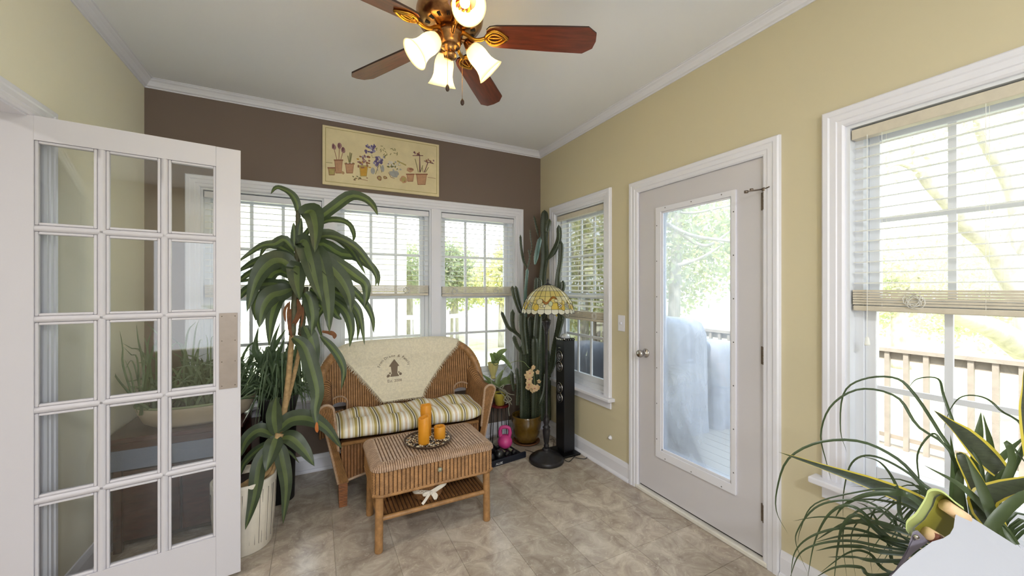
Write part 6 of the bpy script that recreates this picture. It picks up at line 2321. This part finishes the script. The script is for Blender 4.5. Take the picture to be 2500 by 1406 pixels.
# neighbour's house
hs_ = root('neighbour_house', (-3.5, 13, -.9), 'cream sided neighbouring house beyond the back windows', 'house')
m_sid = mat('cream_siding', (228, 222, 206), .8)
me_s = None
for k in range(26):
    if me_s is None:
        o = part('siding_board', MB().poly([(-7, 0, 0), (6.0, 0, 0), (6.0, .02, .2), (-7, .02, .2)], (0, .03, 0)), m_sid, hs_, loc=(-3.5, 12.0, -.9))
        me_s = o.data
    else:
        inst('siding_board', me_s, hs_, loc=(-3.5, 12.0, -.9 + .2 * k))
part('house_body', MB().box(-10.4, 2.4, 12.05, 20, -.9, 4.3), m_sid, hs_)
part('roof', MB().poly([(-10.9, 11.6, 4.2), (2.9, 11.6, 4.2), (2.9, 16, 6.8), (-10.9, 16, 6.8)], (0, 0, .15)).poly([(-10.9, 20.4, 4.2), (-10.9, 16, 6.8), (2.9, 16, 6.8), (2.9, 20.4, 4.2)], (0, 0, .15)), mat('grey_shingle', (168, 164, 160), .9, var=.1, vscale=3), hs_)
for (x, z) in ((-2.0, 1.2), (.5, 1.2), (-5, 1.2)):
    wf = part('window_frame', MB().box(x - .5, x + .5, 11.93, 12.02, z - .7, z + .7), m_white, hs_)
    part('pane', MB().box(x - .43, x + .43, 11.90, 11.93, z - .63, z + .63), mat('grey_pane', (150, 160, 170), .1), wf)

# trees
m_bark = mat('pale_bark', (168, 160, 150), .9, var=.25, vscale=7, stretch=(1, 1, .4), bump=.6, bscale=14)
leafm = [mat('foliage_%s' % n, c, .6, trans=.55) for n, c in dict(green=(172, 176, 156), yellow=(202, 197, 164), grey=(158, 164, 148)).items()]


def tree(name, label, trunk, branches, clumps, nleaf, mi, lsz, seed, group='trees outside'):
    rr = random.Random(seed)
    b = trunk[0][0]
    o = root(name, b, label, 'tree', group)
    part('trunk', MB().tube(bez([p for p, r in trunk], 24), list(np.interp(np.linspace(0, 1, 24), np.linspace(0, 1, len(trunk)), [r for p, r in trunk])), 12), m_bark, o, smooth=True)
    for pts, r0, r1 in branches:
        part('branch', MB().tube(bez(pts, 20), list(np.linspace(r0, r1, 20)), 8), m_bark, o, smooth=True)
    rs = np.random.RandomState(seed)
    cs_ = np.array([c for c, r in clumps])
    rr_ = np.array([r for c, r in clumps])
    w_ = rr_ ** 2
    idx = rs.choice(len(clumps), nleaf, p=w_ / w_.sum())
    d = rs.normal(size=(nleaf, 3))
    d /= np.linalg.norm(d, axis=1, keepdims=True)
    P = cs_[idx] + d * (rr_[idx] * rs.uniform(.35, 1.05, nleaf))[:, None]
    u = rs.normal(size=(nleaf, 3))
    u /= np.linalg.norm(u, axis=1, keepdims=True)
    v = np.cross(u, rs.normal(size=(nleaf, 3)))
    v /= np.maximum(np.linalg.norm(v, axis=1, keepdims=True), 1e-6)
    s = rs.uniform(.6, 1.3, nleaf)[:, None] * lsz
    Q = np.stack([P - u * s, P - v * s * .5, P + u * s, P + v * s * .5], axis=1).reshape(-1, 3)
    me = bpy.data.meshes.new('foliage')
    me.vertices.add(len(Q))
    me.vertices.foreach_set('co', Q.reshape(-1))
    me.loops.add(len(Q))
    me.loops.foreach_set('vertex_index', np.arange(len(Q), dtype=np.int32))
    me.polygons.add(nleaf)
    me.polygons.foreach_set('loop_start', np.arange(0, len(Q), 4, dtype=np.int32))
    me.polygons.foreach_set('loop_total', np.full(nleaf, 4, dtype=np.int32))
    for q in leafm: me.materials.append(q)
    me.polygons.foreach_set('material_index', rs.choice(3, nleaf, p=[[.6, .25, .15], [.25, .65, .1], [.3, .1, .6]][mi]).astype(np.int32))
    me.update(calc_edges=True)
    inst('foliage', me, o, kind='stuff')


def cl(px, py, t, r): return (tuple(W(px, py, t=t)), r)
def wt(px, py, t): return W(px, py, t=t)
def gnd(p): return Vector((p.x, p.y, -.9))


# large leaning tree seen through the big window
tree('leaning_tree', 'big bare limbed tree leaning past the large window', [(gnd(wt(2600, 1200, 6.2)), .30), (wt(2570, 980, 6.2), .26), (wt(2540, 870, 6.2), .22), (wt(2510, 700, 6.3), .20)],
     [([wt(2560, 900, 6.2), wt(2480, 838, 6.0), wt(2420, 800, 5.9), wt(2350, 775, 5.8), wt(2290, 745, 5.7)], .20, .10),
      ([wt(2530, 800, 6.3), wt(2440, 620, 6.2), wt(2370, 560, 6.2), wt(2320, 500, 6.1), wt(2250, 420, 6.0), wt(2235, 330, 6)], .19, .05),
      ([wt(2510, 700, 6.3), wt(2480, 480, 6.3), wt(2400, 330, 6.2), wt(2380, 200, 6)], .15, .04),
      ([wt(2250, 420, 6.0), wt(2190, 400, 5.8), wt(2150, 430, 5.8)], .04, .015),
      ([wt(2440, 620, 6.2), wt(2470, 540, 6), wt(2540, 480, 5.9)], .07, .02)],
     [cl(2400, 260, 6.5, 1.2), cl(2520, 420, 7, 1.2), cl(2250, 300, 6.5, .8), cl(2200, 390, 6.2, .45), cl(2450, 640, 7.5, .8), cl(2330, 620, 7.5, .7)], 5200, 0, .045, 1)
# trees beyond the deck
tree('garden_tree', 'leafy green tree beyond the railing, seen through the glazed door', [(gnd(wt(1640, 900, 9)), .16), (wt(1650, 640, 9), .12), (wt(1660, 480, 9), .08)],
     [([wt(1550, 540, 7.5), wt(1620, 545, 7.6), wt(1690, 575, 7.6), wt(1790, 590, 7.8)], .05, .03), ([wt(1650, 560, 8), wt(1720, 600, 8), wt(1790, 560, 8)], .05, .02), ([wt(1650, 650, 8.2), wt(1710, 630, 8), wt(1760, 600, 8)], .05, .02), ([wt(1600, 500, 8), wt(1680, 520, 8), wt(1790, 500, 8)], .03, .02)],
     [cl(1620, 560, 9, 1.5), cl(1720, 520, 9.5, 1.5), cl(1690, 650, 10, 1.1), cl(1800, 600, 10, 1.3), cl(1540, 640, 10, 1.2), cl(1650, 700, 10.5, .8)], 9500, 0, .07, 2)
tree('golden_tree', 'yellow green leafy tree outside the small window', [(gnd(wt(1425, 880, 9)), .15), (wt(1425, 650, 9), .10), (wt(1430, 540, 9), .06)],
     [([wt(1425, 700, 9), wt(1400, 620, 9), wt(1370, 560, 9)], .05, .02), ([wt(1428, 650, 9), wt(1460, 590, 9), wt(1490, 540, 9)], .05, .02)],
     [cl(1400, 600, 9, 1.2), cl(1460, 560, 9, 1.2), cl(1430, 700, 9.5, 1.0), cl(1390, 760, 9.5, .9), cl(1470, 770, 10, .9), cl(1350, 680, 10, 1.0)], 6500, 1, .065, 3)
tree('shade_tree', 'rounded green tree across the lawn behind the large window', [(gnd(wt(2200, 900, 11)), .22), (wt(2195, 760, 11), .18), (wt(2190, 640, 11), .12)],
     [([wt(2195, 740, 11), wt(2260, 660, 11), wt(2320, 620, 11)], .08, .03)],
     [cl(2180, 640, 11, 1.5), cl(2290, 680, 12, 1.5), cl(2150, 740, 12, 1.2), cl(2380, 740, 12.5, 1.3), cl(2470, 760, 13, 1.6), cl(2300, 790, 13, .8), cl(2080, 700, 12, 1.3)], 9000, 0, .08, 4)
tree('lawn_tree', 'grey green tree beyond the porch, left of the tall cactus window', [(gnd(wt(1110, 850, 17)), .2), (wt(1110, 700, 17), .15), (wt(1115, 620, 17), .1)],
     [([wt(1110, 700, 17), wt(1080, 640, 17), wt(1060, 600, 17)], .08, .03)],
     [cl(1090, 640, 17, 1.2), cl(1120, 680, 17, 1.4), cl(1060, 690, 18, 1.0)], 7000, 2, .10, 5)
tree('hedge_tree', 'low yellow green tree in the last back window', [(gnd(wt(1225, 800, 15)), .15), (wt(1225, 700, 15), .1), (wt(1225, 650, 15), .07)],
     [([wt(1225, 720, 15), wt(1200, 670, 15), wt(1180, 650, 15)], .05, .02)],
     [cl(1215, 680, 15, 1.0), cl(1170, 700, 16, .8), cl(1245, 620, 15, .7), cl(1250, 700, 15, .9)], 6000, 1, .09, 6)
tree('street_tree', 'dark green tree beside the neighbouring house', [(gnd(wt(1000, 800, 19)), .2), (wt(1000, 690, 19), .15), (wt(1003, 640, 19), .1)],
     [([wt(1000, 700, 19), wt(985, 650, 19), wt(975, 620, 19)], .08, .03)],
     [cl(1000, 650, 19, 1.4), cl(1030, 690, 20, 1.1), cl(1290, 660, 20, 1.6), cl(970, 690, 20, .9)], 6000, 2, .11, 7)
